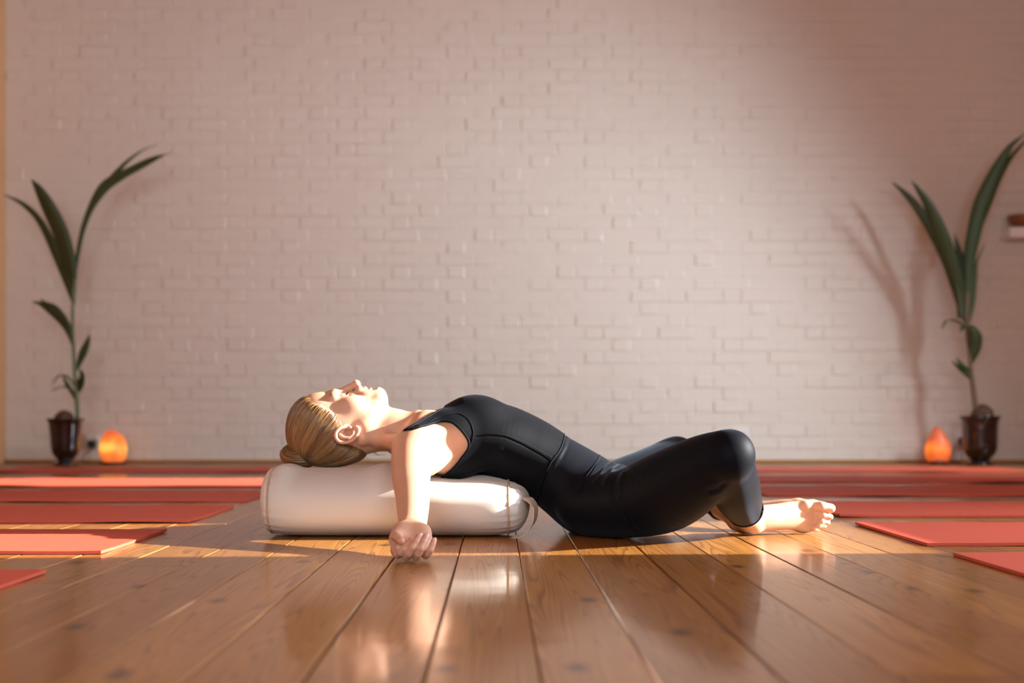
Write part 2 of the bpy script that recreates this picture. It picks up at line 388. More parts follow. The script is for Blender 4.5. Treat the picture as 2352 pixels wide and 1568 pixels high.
floor = tag(box_obj('floor', (XL - 0.3, XR + 0.3, YF - 0.3, YB + 0.1, -0.12, -0.022), M_SUB), kind='structure')
ceiling = tag(box_obj('ceiling', (XL - 0.3, XR + 0.3, YF - 0.3, YB + 0.3, ZC, ZC + 0.15), M_CEIL), kind='structure')
wall_back = tag(box_obj('wall_back', (XL - 0.3, XR + 0.3, YB, YB + 0.2, -0.12, ZC), M_WALL), kind='structure')
wall_right = wall_with_openings('wall_right', 'x', XR, YF - 0.3, YB, -0.12, ZC, WIN_R, SILL, HEAD, 0.10, M_PLASTER)
wall_left = wall_with_openings('wall_left', 'x', XL, YF - 0.3, YB, -0.12, ZC, WIN_L, 1.05, 2.75, -0.10, M_PLASTER)
wall_front = wall_with_openings('wall_front', 'y', YF, XL, XR, -0.12, ZC, WIN_F, 1.0, 2.8, -0.10, M_PLASTER)
tag(box_obj('baseboard_back', (XL, XR, YB - 0.022, YB, 0.0, 0.021), M_TRIM, bevel=0.004), kind='structure')

def window_frame(n, axis, pos, a, b, z0, z1):
    bm = bmesh.new(); w, d = 0.03, 0.03
    for (p0, p1, q0, q1) in ((a - w, a, z0 - w, z1 + w), (b, b + w, z0 - w, z1 + w), (a, b, z0 - w, z0), (a, b, z1, z1 + w)):
        if axis == 'x': add_box(bm, pos - d / 2, pos + d / 2, p0, p1, q0, q1)
        else: add_box(bm, p0, p1, pos - d / 2, pos + d / 2, q0, q1)
    tag(link('window_%d' % n, bm_mesh('window', bm), M_FRAME), kind='structure')
k = 1
for (a, b) in WIN_R: window_frame(k, 'x', XR - 0.015, a, b, SILL, HEAD); k += 1
for (a, b) in WIN_L: window_frame(k, 'x', XL + 0.015, a, b, 1.05, 2.75); k += 1
for (a, b) in WIN_F: window_frame(k, 'y', YF + 0.015, a, b, 1.0, 2.8); k += 1

# floorboards, each its own piece
def plank_mesh(w, l, z=0.022):
    """board with eased top edges; origin at its middle, top at z=0"""
    e = 0.0016
    x, y = w / 2, l / 2
    V = [(-x, -y, -z), (x, -y, -z), (x, y, -z), (-x, y, -z), (-x, -y, -e), (x, -y, -e), (x, y, -e), (-x, y, -e),
         (-x + e, -y + e, 0), (x - e, -y + e, 0), (x - e, y - e, 0), (-x + e, y - e, 0)]
    F = [(0, 3, 2, 1), (0, 1, 5, 4), (1, 2, 6, 5), (2, 3, 7, 6), (3, 0, 4, 7), (4, 5, 9, 8), (5, 6, 10, 9), (6, 7, 11, 10), (7, 4, 8, 11), (8, 9, 10, 11)]
    me = bpy.data.meshes.new('floorboard'); me.from_pydata(V, [], F); me.materials.append(M_FLOOR); me.update()
    return me
lines = [-0.580, -0.454, -0.328, -0.202, -0.076, 0.047, 0.168, 0.301, 0.428, 0.5556]
while lines[-1] < XR: lines.append(lines[-1] + 0.126 + random.uniform(-0.004, 0.004))
while lines[0] > XL: lines.insert(0, lines[0] - 0.126 + random.uniform(-0.004, 0.004))
lines[0] = XL; lines[-1] = XR
FIXED = {(-0.580): [3.38], (-0.454): [1.0, 5.6], (-0.076): [4.6], 0.047: [0.4, 4.9]}
for i in range(len(lines) - 1):
    a, b = lines[i], lines[i + 1]
    gap = random.choice([0.0007, 0.0010, 0.0014, 0.0020])
    js = FIXED.get(round(a, 3))
    if js is None:
        js = []; y = YF + random.uniform(0.6, 3.6)
        while y < YB - 0.5: js.append(y); y += random.uniform(2.4, 4.2)
    ends = [YF] + js + [YB - 0.001]
    for s, e in zip(ends[:-1], ends[1:]):
        me = plank_mesh(b - a - 2 * gap, e - s - 0.0016)
        o = link('floorboard', me, None, floor)
        o.location = ((a + b) / 2, (s + e) / 2, random.uniform(-0.0006, 0.0))

# painted brick wall: alternating stretchers and headers, each brick proud of the joint
def brick_verts(w, h, d, r):
    e = 0.005
    x, z = w / 2, h / 2
    j = lambda s=0.0012: r.uniform(-s, s)
    V = []
    for (sx, sz) in ((-1, -1), (1, -1), (1, 1), (-1, 1)): V.append((sx * x + j(), 0.004, sz * z + j()))
    for (sx, sz) in ((-1, -1), (1, -1), (1, 1), (-1, 1)): V.append((sx * x + j(), -d * 0.45, sz * z + j()))
    for (sx, sz) in ((-1, -1), (1, -1), (1, 1), (-1, 1)): V.append((sx * (x - e) + j(0.002), -d + j(0.0012), sz * (z - e) + j(0.002)))
    return V
BRF = [(0, 1, 5, 4), (1, 2, 6, 5), (2, 3, 7, 6), (3, 0, 4, 7), (4, 5, 9, 8), (5, 6, 10, 9), (6, 7, 11, 10), (7, 4, 8, 11), (8, 9, 10, 11)]
rb = random.Random(3)
BR = {}
for kind, w in (('s', 0.215), ('h', 0.1025)):
    BR[kind] = []
    for q in range(8):
        me = bpy.data.meshes.new('brick'); me.from_pydata(brick_verts(w + 0.006, 0.0715, rb.uniform(0.0012, 0.0048), rb), [], BRF); me.materials.append(M_WALL); me.update()
        BR[kind].append(me)
brick_list = []
c = 0; z = 0.045
while z < ZC - 0.03:
    x = XL + (0.0 if c % 2 == 0 else -0.169) - 0.05; k2 = 0
    while x < XR:
        kind = 's' if k2 % 2 == 0 else 'h'; w = 0.215 if kind == 's' else 0.1025
        xc = x + w / 2
        if xc - w / 2 > XL and xc + w / 2 < XR and xc < 3.6: brick_list.append((xc, z, kind))
        x += w + 0.010; k2 += 1
    z += 0.075; c += 1
pcx, pcz = 0.75, 1.05        # the stretch of wall where the joints read most clearly
brick_list.sort(key=lambda t: ((t[0] - pcx) / 1.6) ** 2 + ((t[1] - pcz) / 0.8) ** 2)
for (x, z, kind) in brick_list[:300]:
    o = link('brick', rb.choice(BR[kind]), None, wall_back); o.location = (x, YB, z)
bv, bf = [], []
for (x, z, kind) in brick_list[300:]:
    n0 = len(bv)
    bv += [(vx + x, vy + YB, vz + z) for vx, vy, vz in brick_verts(0.221 if kind == 's' else 0.1085, 0.0715, rb.uniform(0.0012, 0.0048), rb)]
    bf += [tuple(n0 + i for i in f) for f in BRF]
me = bpy.data.meshes.new('brick_field'); me.from_pydata(bv, [], bf); me.update()
tag(link('brick_field', me, M_WALL, wall_back), kind='stuff')

# ------------------------------------------------------------------ yoga mats
def yoga_mat(x0, x1, y0, y1, label, group, seed, skew=0.0):
    """mat lying along x, 6 mm thick, slightly wavy; (x0..x1) (y0..y1)"""
    r = np.random.default_rng(seed); nx, ny = 60, 12
    xs = np.linspace(x0, x1, nx + 1); ys = np.linspace(y0, y1, ny + 1)
    X, Y = np.meshgrid(xs, ys, indexing='ij')
    ph = r.uniform(0, 6.28, 6)
    Y = Y + skew * (X - x0) + 0.004 * np.sin(X * 3.1 + ph[0])
    edge = np.exp(-((Y - Y.min(axis=1, keepdims=True)) / 0.06) ** 2) + np.exp(-((Y - Y.max(axis=1, keepdims=True)) / 0.06) ** 2)
    lift = 0.0030 * edge * np.clip(np.sin(X * 5.3 + ph[1]) + np.sin(X * 9.7 + ph[2]) - 0.3, 0, None) + 0.0010 * np.clip(np.sin(X * 7 + Y * 5 + ph[3]), 0, None)
    Zt = 0.0068 + lift; Zb = 0.0004 + lift
    n = (nx + 1) * (ny + 1)
    V = np.vstack([np.stack([X, Y, Zt], -1).reshape(-1, 3), np.stack([X, Y, Zb], -1).reshape(-1, 3)])
    i, j = np.meshgrid(np.arange(nx), np.arange(ny), indexing='ij')
    q = np.stack([i * (ny + 1) + j, (i + 1) * (ny + 1) + j, (i + 1) * (ny + 1) + j + 1, i * (ny + 1) + j + 1], -1).reshape(-1, 4)
    F = [q, q[:, ::-1] + n]
    def side(idx):
        a, b = idx[:-1], idx[1:]
        return np.stack([a, a + n, b + n, b], -1)
    k0 = np.arange(nx + 1) * (ny + 1); k1 = k0 + ny
    F += [side(k0), side(k1)[:, ::-1], side(np.arange(ny + 1))[:, ::-1], side(nx * (ny + 1) + np.arange(ny + 1))]
    nsurf = 2 * len(q); F = np.vstack(F)
    me = mesh_np('yoga_mat', V, F, smooth=False)
    me.materials.append(M_MAT)
    return tag(link('yoga_mat', me), label, 'yoga mat', group)
LM = [(-0.797, 1.96, 2.546), (-0.797, 2.90, 3.48), (-0.806, 3.76, 4.41), (-0.822, 4.70, 5.32), (-0.82, 5.70, 6.36), (-0.80, 7.18, 7.86)]
RM = [(0.913, 2.26, 2.87), (0.926, 3.09, 3.71), (0.950, 3.98, 4.63), (0.950, 5.06, 5.72), (0.95, 6.08, 6.78), (0.95, 7.24, 7.92)]
ordn = ['front', 'second', 'third', 'fourth', 'fifth', 'last']
for i, (x, a, b) in enumerate(LM):
    lab = 'coral red yoga mat on the head side, ' + ['farthest from the brick wall', 'fifth mat from the brick wall, sun-striped', 'fourth mat from the brick wall', 'third mat from the brick wall', 'second mat from the brick wall, sunlit', 'closest to the brick wall'][i]
    yoga_mat(x - 1.80, x, a, b, lab, 'yoga mats in two rows', 11 + i)
for i, (x, a, b) in enumerate(RM):
    lab = 'coral red yoga mat on the feet side, ' + ['farthest from the brick wall', 'fifth mat from the brick wall', 'fourth mat from the wall, behind the toes', 'third mat from the brick wall', 'second mat from the brick wall', 'closest to the brick wall'][i]
    yoga_mat(x, x + 1.80, a, b, lab, 'yoga mats in two rows', 31 + i)

# ------------------------------------------------------------------ potted palms
def leaf_arrays(path, wid, fold=0.25, thick=0.0016, side=None):
    """leaf blade along path: V-folded, tapering, with real thickness. side = direction of the blade's width"""
    path = np.asarray(path, float); n = len(path)
    T = np.gradient(path, axis=0); T /= np.linalg.norm(T, axis=1)[:, None]
    s = np.asarray(side, float)
    S = s[None, :] - (T @ s)[:, None] * T; S /= np.linalg.norm(S, axis=1)[:, None]
    Nn = np.cross(T, S)
    V = []
    cols = (-1, -0.5, 0, 0.5, 1)
    for sgn in (1, -1):
        for cidx in cols:
            V.append(path + S * (cidx * wid[:, None]) + Nn * (abs(cidx) * fold * wid[:, None]) + Nn * (sgn * thick / 2))
    V = np.stack(V, 1)                       # n, 10, 3
    F = []
    for i in range(n - 1):
        for q in range(4):
            F.append((i * 10 + q, i * 10 + q + 1, (i + 1) * 10 + q + 1, (i + 1) * 10 + q))
            F.append((i * 10 + 5 + q, (i + 1) * 10 + 5 + q, (i + 1) * 10 + 6 + q, i * 10 + 6 + q))
        F.append((i * 10, (i + 1) * 10, (i + 1) * 10 + 5, i * 10 + 5))
        F.append((i * 10 + 4, i * 10 + 9, (i + 1) * 10 + 9, (i + 1) * 10 + 4))
    return V.reshape(-1, 3), np.array(F)

def leaf(parent, lobes, mat, Y, seed=0):
    """one leaf made of one or more lobes; each lobe = [(px, py, halfwidth px, dy), ...]"""
    V0, F0 = [], []; n0 = 0
    for lb in lobes:
        a = catmull(np.array([(*PX(p[0], p[1], Y + p[3]), p[2] * (1.25 if p[2] > 3 else 1) * Y / FPX) for p in lb]), 8)
        V, F = leaf_arrays(a[:, :3], np.clip(a[:, 3], 0.0006, None), 0.3, 0.0016, (0.94, -0.30, 0.15))
        V0.append(V); F0.append(F + n0); n0 += len(V)
    return link('leaf', mesh_np('leaf', np.vstack(V0), np.vstack(F0)), mat, parent)

def pot(parent, px, y_rim, y_foot, half, Y, kind):
    s = Y / FPX
    cx = (px - CX) * s; zr = CAMH - (y_rim - CY) * s; R = half * s
    zf = 0.0
    H = zr - zf
    if kind == 0:
        prof_b = [(0.36, 0.10), (0.50, 0.16), (0.63, 0.23), (0.72, 0.31), (0.77, 0.44), (0.80, 0.60), (0.85, 0.78), (0.90, 0.92), (0.965, 0.965), (1.0, 0.985), (1.0, 1.0), (0.94, 1.0), (0.90, 0.97), (0.84, 0.80), (0.70, 0.45), (0.35, 0.28), (0.0, 0.27)]
    else:
        prof_b = [(0.44, 0.10), (0.54, 0.14), (0.66, 0.20), (0.78, 0.28), (0.84, 0.38), (0.855, 0.52), (0.86, 0.66), (0.88, 0.82), (0.93, 0.93), (0.99, 0.965), (1.0, 0.985), (0.985, 1.0), (0.92, 1.0), (0.86, 0.96), (0.82, 0.75), (0.70, 0.45), (0.3, 0.3), (0.0, 0.3)]
    prof = catmull(np.array(prof_b), 4) * np.array([R, H]) + np.array([0, zf]); prof[:, 0] = np.clip(prof[:, 0], 0, None)
    lathe_obj('pot', prof, cx, Y, M_POT, parent)
    fb = [(0.0, 0.0), (0.62, 0.0), (0.66, 0.012), (0.64, 0.045), (0.54, 0.07), (0.44, 0.095), (0.42, 0.115), (0.0, 0.115)]
    lathe_obj('foot', np.array(fb) * np.array([R, H]) + np.array([0, zf]), cx, Y, M_POT, parent)
    lathe_obj('rim', [(R * 0.90, zr - 0.004), (R * 0.985, zr - 0.006), (R * 1.012, zr - 0.001), (R * 1.005, zr + 0.004), (R * 0.94, zr + 0.004), (R * 0.90, zr - 0.004)], cx, Y, M_POT, parent)
    lathe_obj('soil', [(R * 0.895, H * 0.90), (R * 0.6, H * 0.925), (0.0, H * 0.93)], cx, Y, M_SOIL, parent)
    return cx, H, R

def coconut(parent, px, py, rx, rz, Y):
    c = PX(px, py, Y); s = Y / FPX
    bm = bmesh.new(); bmesh.ops.create_icosphere(bm, subdivisions=3, radius=1.0)
    for v in bm.verts:
        n = v.co.copy(); k = 1 + 0.03 * math.sin(5 * n.x + 3 * n.z) + 0.03 * math.sin(7 * n.y + 2)
        v.co = Vector((c.x + n.x * rx * s * k, c.y + n.y * rx * s * k, c.z + n.z * rz * s * k))
    link('coconut', bm_mesh('coconut', bm, True), M_COCO, parent)

def stem(parent, pts, Y, name, mat):
    a = catmull(np.array([(*PX(p[0], p[1], Y), p[2] * Y / FPX) for p in pts]), 6)
    return tube_obj(name, a[:, :3], a[:, 3], mat, parent, sides=10)

YP = 8.36
pl = empty('potted_palm', (PX(150, 1069, YP).x, YP, 0))
tag(pl, 'coconut palm seedling with one long arching leaf in a dark glossy pot', 'potted plant')
pot(pl, 150, 962, 1069, 43, YP, 0)
coconut(pl, 148, 962, 23, 20, YP)
stem(pl, [(177, 975, 5.5), (178, 945, 5.2), (175, 900, 5), (172, 855, 4.6), (169, 800, 4.2), (167, 740, 4.0), (168, 690, 3.6), (172, 640, 3.2)], YP, 'stem', M_STEM)
leaf(pl, [[(170, 700, 3, 0), (163, 640, 10, 0), (152, 590, 16, -0.02), (134, 530, 17, -0.05), (108, 475, 15, -0.08), (87, 435, 9, -0.10), (72, 412, 1.4, -0.11)],
          [(168, 700, 2, 0), (150, 640, 8, 0.01), (128, 585, 9, 0.02), (102, 528, 8, 0.03), (78, 492, 6, 0.05), (48, 466, 4, 0.08), (10, 447, 1, 0.10)]], M_LEAF, YP)
leaf(pl, [[(172, 660, 3, 0), (174, 610, 4, 0), (186, 540, 5, 0), (206, 480, 7, -0.02), (236, 430, 11, -0.05), (270, 405, 11, -0.07), (320, 378, 10, -0.09), (365, 358, 6, -0.11), (398, 349, 1, -0.12)],
          [(206, 480, 4, 0.0), (230, 438, 8, 0.02), (256, 405, 8, 0.04), (290, 370, 6, 0.08), (325, 345, 4, 0.12), (362, 331, 1, 0.15)]], M_LEAF2, YP)
leaf(pl, [[(169, 800, 2, 0), (160, 770, 6, 0), (146, 740, 10, -0.02), (124, 712, 10, -0.04), (104, 698, 5, -0.05), (93, 686, 1, -0.05)],
          [(165, 785, 2, 0), (148, 750, 6, -0.01), (122, 722, 7, -0.03), (98, 702, 6, -0.04), (74, 692, 1.2, -0.05)]], M_LEAF, YP)
leaf(pl, [[(174, 855, 2, 0), (180, 835, 5, 0), (190, 808, 8, -0.02), (199, 788, 6, -0.03), (206, 769, 1, -0.04)]], M_LEAF2, YP)
leaf(pl, [[(175, 905, 2, 0), (180, 890, 7, -0.01), (186, 872, 7, -0.03), (188, 860, 5, -0.03), (184, 848, 1.2, -0.04)]], M_LEAF, YP)
leaf(pl, [[(174, 920, 2, 0), (164, 900, 4, 0), (152, 880, 4, -0.01), (143, 862, 1, -0.02)]], M_LEAF2, YP)
leaf(pl, [[(172, 905, 1.5, 0), (158, 892, 3.4, -0.02), (140, 889, 3.2, -0.04), (118, 898, 1, -0.05)]], M_LEAF2, YP)
leaf(pl, [[(172, 890, 1.5, 0), (160, 870, 2.4, 0.02), (145, 862, 2.4, 0.03), (132, 866, 2, 0.04), (122, 880, 1, 0.05)]], M_LEAF2, YP)

YQ = 8.46
pr = empty('potted_palm', (PX(2251, 1067, YQ).x, YQ, 0))
tag(pr, 'coconut palm seedling with a forked upright crown beside the wall shelf, in a dark urn', 'potted plant')
pot(pr, 2251, 956, 1067, 46, YQ, 1)
coconut(pr, 2257, 954, 26, 26, YQ)
stem(pr, [(2241, 960, 7), (2240, 930, 6.5), (2235, 890, 6), (2230, 850, 5.4), (2226, 800, 5), (2222, 760, 6), (2220, 720, 7), (2222, 670, 5)], YQ, 'stem', M_STEM_B)
leaf(pr, [[(2218, 740, 4, 0), (2208, 690, 11, 0), (2196, 640, 13, -0.02), (2180, 590, 14, -0.04), (2158, 530, 13, -0.07), (2133, 472, 9, -0.10), (2110, 436, 5, -0.12), (2093, 415, 1, -0.13)],
          [(2212, 720, 3, 0), (2196, 660, 9, 0.01), (2176, 600, 10, 0.02), (2146, 540, 9, 0.03), (2115, 487, 8, 0.05), (2085, 450, 6, 0.07), (2050, 419, 1.4, 0.09)]], M_LEAF, YQ)
leaf(pr, [[(2222, 740, 4, 0), (2222, 690, 7, 0), (2224, 620, 9, -0.01), (2232, 560, 12, -0.03), (2250, 480, 14, -0.06), (2275, 420, 13, -0.09), (2300, 370, 9, -0.12), (2322, 335, 5, -0.14), (2356, 306, 1, -0.16)],
          [(2226, 600, 3, 0.0), (2244, 530, 7, 0.02), (2268, 465, 8, 0.05), (2295, 405, 6, 0.09), (2330, 350, 4, 0.13), (2390, 290, 1, 0.16)]], M_LEAF2, YQ)
leaf(pr, [[(2221, 720, 3, 0), (2216, 660, 7, 0.02), (2208, 600, 7, 0.03), (2198, 560, 4, 0.04), (2192, 536, 1, 0.04)]], M_LEAF, YQ)
leaf(pr, [[(2226, 740, 3, 0), (2232, 690, 6, 0.0), (2236, 640, 6, -0.01), (2244, 600, 3, -0.02), (2262, 560, 0.8, -0.03)]], M_LEAF2, YQ)
leaf(pr, [[(2214, 700, 3, 0), (2208, 730, 6, -0.03), (2204, 690, 6, -0.03), (2196, 650, 2, -0.03)]], M_LEAF, YQ)
leaf(pr, [[(2216, 752, 2, 0), (2205, 742, 3, -0.02), (2190, 736, 3.4, -0.05), (2174, 737, 3, -0.07), (2163, 754, 1, -0.08)]], M_LEAF2, YQ)
leaf(pr, [[(2224, 746, 2, 0), (2216, 748, 4, -0.02), (2210, 754, 3.4, -0.03), (2206, 764, 1, -0.03)]], M_LEAF2, YQ)
leaf(pr, [[(2234, 834, 2, 0), (2236, 815, 8, -0.02), (2239, 795, 12, -0.03), (2240, 775, 12, -0.04), (2234, 757, 9, -0.04), (2226, 747, 3, -0.03)]], M_LEAF, YQ)
leaf(pr, [[(2230, 872, 2, 0), (2222, 856, 5, 0), (2212, 842, 5, -0.02), (2197, 822, 1, -0.03)],
          [(2230, 872, 1.6, 0), (2216, 856, 4, 0), (2203, 844, 4, -0.01), (2187, 829, 1, -0.02)]], M_LEAF2, YQ)

# ------------------------------------------------------------------ salt lamps
def salt_lamp(px, py_base, rows, Y, mat, label, seed, baseh, basew):
    """rows: list of (py, left px, right px) from bottom to top"""
    r = random.Random(seed); s = Y / FPX
    cx = (px - CX) * s
    root = empty('salt_lamp', (cx, Y, 0)); tag(root, label, 'salt lamp', 'salt lamps by the brick wall')
    zb = baseh * s
    lathe_obj('base', [(0, 0), (basew * s * 0.96, 0), (basew * s, 0.004), (basew * s, zb - 0.004), (basew * s * 0.95, zb), (0, zb)], cx, Y, M_BASE, root, 32)
    rows = catmull(np.array(rows, float), 4)
    seg = 22; V = []; n = len(rows)
    fac = [1 + r.uniform(-0.09, 0.09) for _ in range(seg)]
    z0 = CAMH - (rows[0][0] - CY) * s
    for i, (py, l, rr) in enumerate(rows):
        z = zb - 0.004 + (CAMH - (py - CY) * s - z0)
        c = ((l + rr) / 2 - CX) * s; hw = max((rr - l) / 2 * s, 0.002)
        for j in range(seg):
            a = 2 * math.pi * j / seg
            k = fac[j] * (1 + r.uniform(-0.045, 0.045))
            V.append((c + hw * math.cos(a) * (k if abs(math.cos(a)) < 0.8 else 1), Y + hw * 0.85 * math.sin(a) * k, z))
    V.append((((rows[0][1] + rows[0][2]) / 2 - CX) * s, Y, V[0][2])); V.append((((rows[-1][1] + rows[-1][2]) / 2 - CX) * s, Y, V[-2][2] + 0.003))
    F = []
    for i in range(n - 1):
        for j in range(seg):
            jn = (j + 1) % seg; F.append((i * seg + j, i * seg + jn, (i + 1) * seg + jn, (i + 1) * seg + j))
    for j in range(seg):
        jn = (j + 1) % seg; F.append((n * seg, jn, j)); F.append((n * seg + 1, (n - 1) * seg + j, (n - 1) * seg + jn))
    me = bpy.data.meshes.new('salt_rock'); me.from_pydata(V, [], F); me.update(); me.polygons.foreach_set('use_smooth', np.ones(len(F), bool))
    link('salt_rock', me, mat, root)
    return root
M_SALT_L = make_salt('salt_glow_yellow', (1.0, 0.55, 0.09), (0.90, 0.21, 0.02), (0.58, 0.09, 0.03), 1.0, 0.105, 0.11)
M_SALT_R = make_salt('salt_glow_orange', (1.0, 0.22, 0.015), (0.72, 0.10, 0.01), (0.26, 0.035, 0.018), 0.9, 0.095, 0.12)
lampL = salt_lamp(260, 1066, [(1061, 239, 282), (1050, 232, 289), (1035, 228, 291), (1018, 229, 290), (1003, 234, 284), (993, 240, 273), (987, 247, 262)], 8.56, M_SALT_L, 'rounded yellow-orange glowing salt rock lamp beside the plug socket', 5, 6, 30)
lampR = salt_lamp(2154, 1066, [(1058, 2130, 2178), (1045, 2126, 2183), (1030, 2125, 2183), (1015, 2129, 2180), (1000, 2135, 2172), (988, 2141, 2164), (978, 2149, 2155)], 8.56, M_SALT_R, 'pointed deep orange salt rock lamp on a dark base', 9, 9, 20)
def cord(parent, pts, Yb):
    a = catmull(np.array([PX(p[0], p[1], p[2]) for p in pts]), 8); a[:, 2] = np.clip(a[:, 2], 0.0035, None)
    return tube_obj('cord', a, 0.003, M_CORD, parent, sides=6)
cord(lampL, [(236, 1064, 8.60), (222, 1066, 8.62), (208, 1064, 8.66), (196, 1063, 8.70), (190, 1052, 8.74), (198, 1040, 8.76), (210, 1032, 8.75), (215, 1024, 8.74)], 8.6)
cord(lampR, [(2174, 1064, 8.58), (2186, 1062, 8.64), (2196, 1060, 8.70), (2206, 1060, 8.72), (2210, 1045, 8.74), (2208, 1030, 8.75), (2208, 1020, 8.75)], 8.6)

def socket(px, py, label, plug):
    s = YB / FPX; cx = (px - CX) * s; cz = CAMH - (py - CY) * s
    root = empty('wall_socket', (cx, YB - 0.007, cz)); tag(root, label, 'wall socket')
    box_obj('face_plate', (cx - 0.043, cx + 0.043, YB - 0.020, YB - 0.006, cz - 0.043, cz + 0.043), M_PLASTIC, root, bevel=0.004, seg=2)
    box_obj('switch', (cx + 0.014, cx + 0.026, YB - 0.024, YB - 0.019, cz + 0.012, cz + 0.030), M_PLASTIC, root, bevel=0.0015)
    if plug:
        bm = bmesh.new(); add_box(bm, cx - 0.024, cx + 0.024, YB - 0.062, YB - 0.020, cz - 0.034, cz + 0.010, bevel=0.009, seg=3)
        link('plug', bm_mesh('plug', bm, True), M_CORD, root)
socket(216, 1014, 'white wall socket with a black plug beside the rounded lamp', True)
socket(2207, 1008, 'white wall socket with a black plug partly behind the dark urn', True)
socket(1700, 1000, 'plain white wall socket behind the raised knee', False)

# ------------------------------------------------------------------ wall shelf and bowl
zs = CAMH - (530 - CY) * YB / FPX
sx0 = 3.085; sd = 0.17
shelf = empty('wall_shelf', (3.5, YB - 0.1, zs - 0.058)); tag(shelf, 'white floating wall shelf carrying a wooden bowl', 'shelf')
box_obj('board', (sx0, XR - 0.06, YB - sd, YB - 0.006, zs - 0.058, zs), M_SHELF, shelf, bevel=0.003, seg=2)
box_obj('front_lip', (sx0, XR - 0.06, YB - sd - 0.006, YB - sd, zs - 0.060, zs + 0.001), M_SHELF, shelf, bevel=0.002)
bx, by, R, H = 3.235, YB - 0.094, 0.155, 0.080
R = 0.083
bowl = empty('wooden_bowl', (bx, by, zs)); tag(bowl, 'brown turned wooden bowl on the white wall shelf', 'bowl')
bx = 3.185
bp = catmull(np.array([(0.0, 0.0), (0.42, 0.0), (0.50, 0.03), (0.72, 0.28), (0.92, 0.62), (1.0, 0.95), (0.99, 1.0), (0.95, 1.0), (0.86, 0.65), (0.6, 0.3), (0.0, 0.16)]), 4) * np.array([R, H]) + np.array([0, zs + 0.001])
bp[:, 0] = np.clip(bp[:, 0], 0, None)
lathe_obj('bowl_body', bp, bx, by, M_BOWL, bowl)
lathe_obj('bowl_rim', [(R * 0.94, zs + H - 0.003), (R * 1.01, zs + H - 0.004), (R * 1.015, zs + H + 0.002), (R * 0.95, zs + H + 0.003), (R * 0.94, zs + H - 0.003)], bx, by, M_BOWL, bowl)
bm = bmesh.new(); bmesh.ops.create_icosphere(bm, subdivisions=2, radius=1)
rq = random.Random(2)
for v in bm.verts: v.co = Vector((bx + 0.012 + v.co.x * 0.048 * rq.uniform(0.85, 1.1), by + v.co.y * 0.044, zs + 0.062 + v.co.z * 0.036 * rq.uniform(0.85, 1.1)))
tag(link('crystal_chunk', bm_mesh('crystal_chunk', bm), M_QUARTZ), 'pale crystal chunk heaped in the wooden bowl', 'crystal')

# ------------------------------------------------------------------ implicit surfaces for the figure
Y0 = 3.45                                   # middle plane of the body
SC = Y0 / FPX
class Field:
    def __init__(self): self.pr = []
    def add(self, fn, lo, hi, k=0.01, op='u'):
        self.pr.append((fn, np.array(lo), np.array(hi), k, op))
    @staticmethod
    def comb(F, d, k, op):
        if op == 's':
            d = -d; h = np.clip(0.5 - 0.5 * (F - d) / k, 0, 1); return F * (1 - h) + d * h + k * h * (1 - h)
        h = np.clip(0.5 + 0.5 * (d - F) / k, 0, 1); return d * (1 - h) + F * h - k * h * (1 - h)
    def grid(self, lo, hi, h):
        lo = np.array(lo); n = np.ceil((np.array(hi) - lo) / h).astype(int) + 1
        ax = [(lo[i] + np.arange(n[i]) * h).astype(np.float32) for i in range(3)]
        F = np.full(tuple(n), 0.08, np.float32)
        for fn, l, u, k, op in self.pr:
            m = k + 0.012
            s = []
            for i in range(3):
                a = max(0, int(np.floor((l[i] - m - lo[i]) / h))); b = min(n[i], int(np.ceil((u[i] + m - lo[i]) / h)) + 1)
                s.append(slice(a, b))
            if any(q.stop - q.start <= 0 for q in s): continue
            s = tuple(s)
            d = fn(ax[0][s[0]][:, None, None], ax[1][s[1]][None, :, None], ax[2][s[2]][None, None, :])
            F[s] = self.comb(F[s], d, np.float32(k), op)
        return F, ax
    def pts(self, P):
        F = np.full(len(P), 0.08)
        for fn, l, u, k, op in self.pr:
            m = k + 0.012
            w = np.all((P > l - m) & (P < u + m), axis=1)
            if w.any():
                q = P[w]; F[w] = self.comb(F[w], fn(q[:, 0], q[:, 1], q[:, 2]), k, op)
        return F
    def grad(self, P, e=0.0012):
        g = np.zeros_like(P)
        for i in range(3):
            d = np.zeros(3); d[i] = e; g[:, i] = self.pts(P + d) - self.pts(P - d)
        return g / (np.linalg.norm(g, axis=1)[:, None] + 1e-12)
    def project(self, P, off=0.0, it=8):
        P = np.array(P, float)
        for _ in range(it):
            d = self.pts(P) - off
            P = P - np.clip(d, -0.02, 0.02)[:, None] * 0.8 * self.grad(P)
        return P

def f_ell(c, r, R=None):
    c = np.array(c, float); r = np.array(r, float)
    def fn(x, y, z):
        dx, dy, dz = x - c[0], y - c[1], z - c[2]
        if R is not None:
            dx, dy, dz = (R[0][0] * dx + R[0][1] * dy + R[0][2] * dz, R[1][0] * dx + R[1][1] * dy + R[1][2] * dz, R[2][0] * dx + R[2][1] * dy + R[2][2] * dz)
        k0 = np.sqrt((dx / r[0]) ** 2 + (dy / r[1]) ** 2 + (dz / r[2]) ** 2)
        k1 = np.sqrt((dx / r[0] ** 2) ** 2 + (dy / r[1] ** 2) ** 2 + (dz / r[2] ** 2) ** 2) + 1e-6
        return k0 * (k0 - 1) / k1
    return fn
def ell(fld, c, r, k=0.01, op='u', R=None):
    m = max(r) if R is not None else np.array(r)
    fld.add(f_ell(c, r, R), np.array(c) - m, np.array(c) + m, k, op)

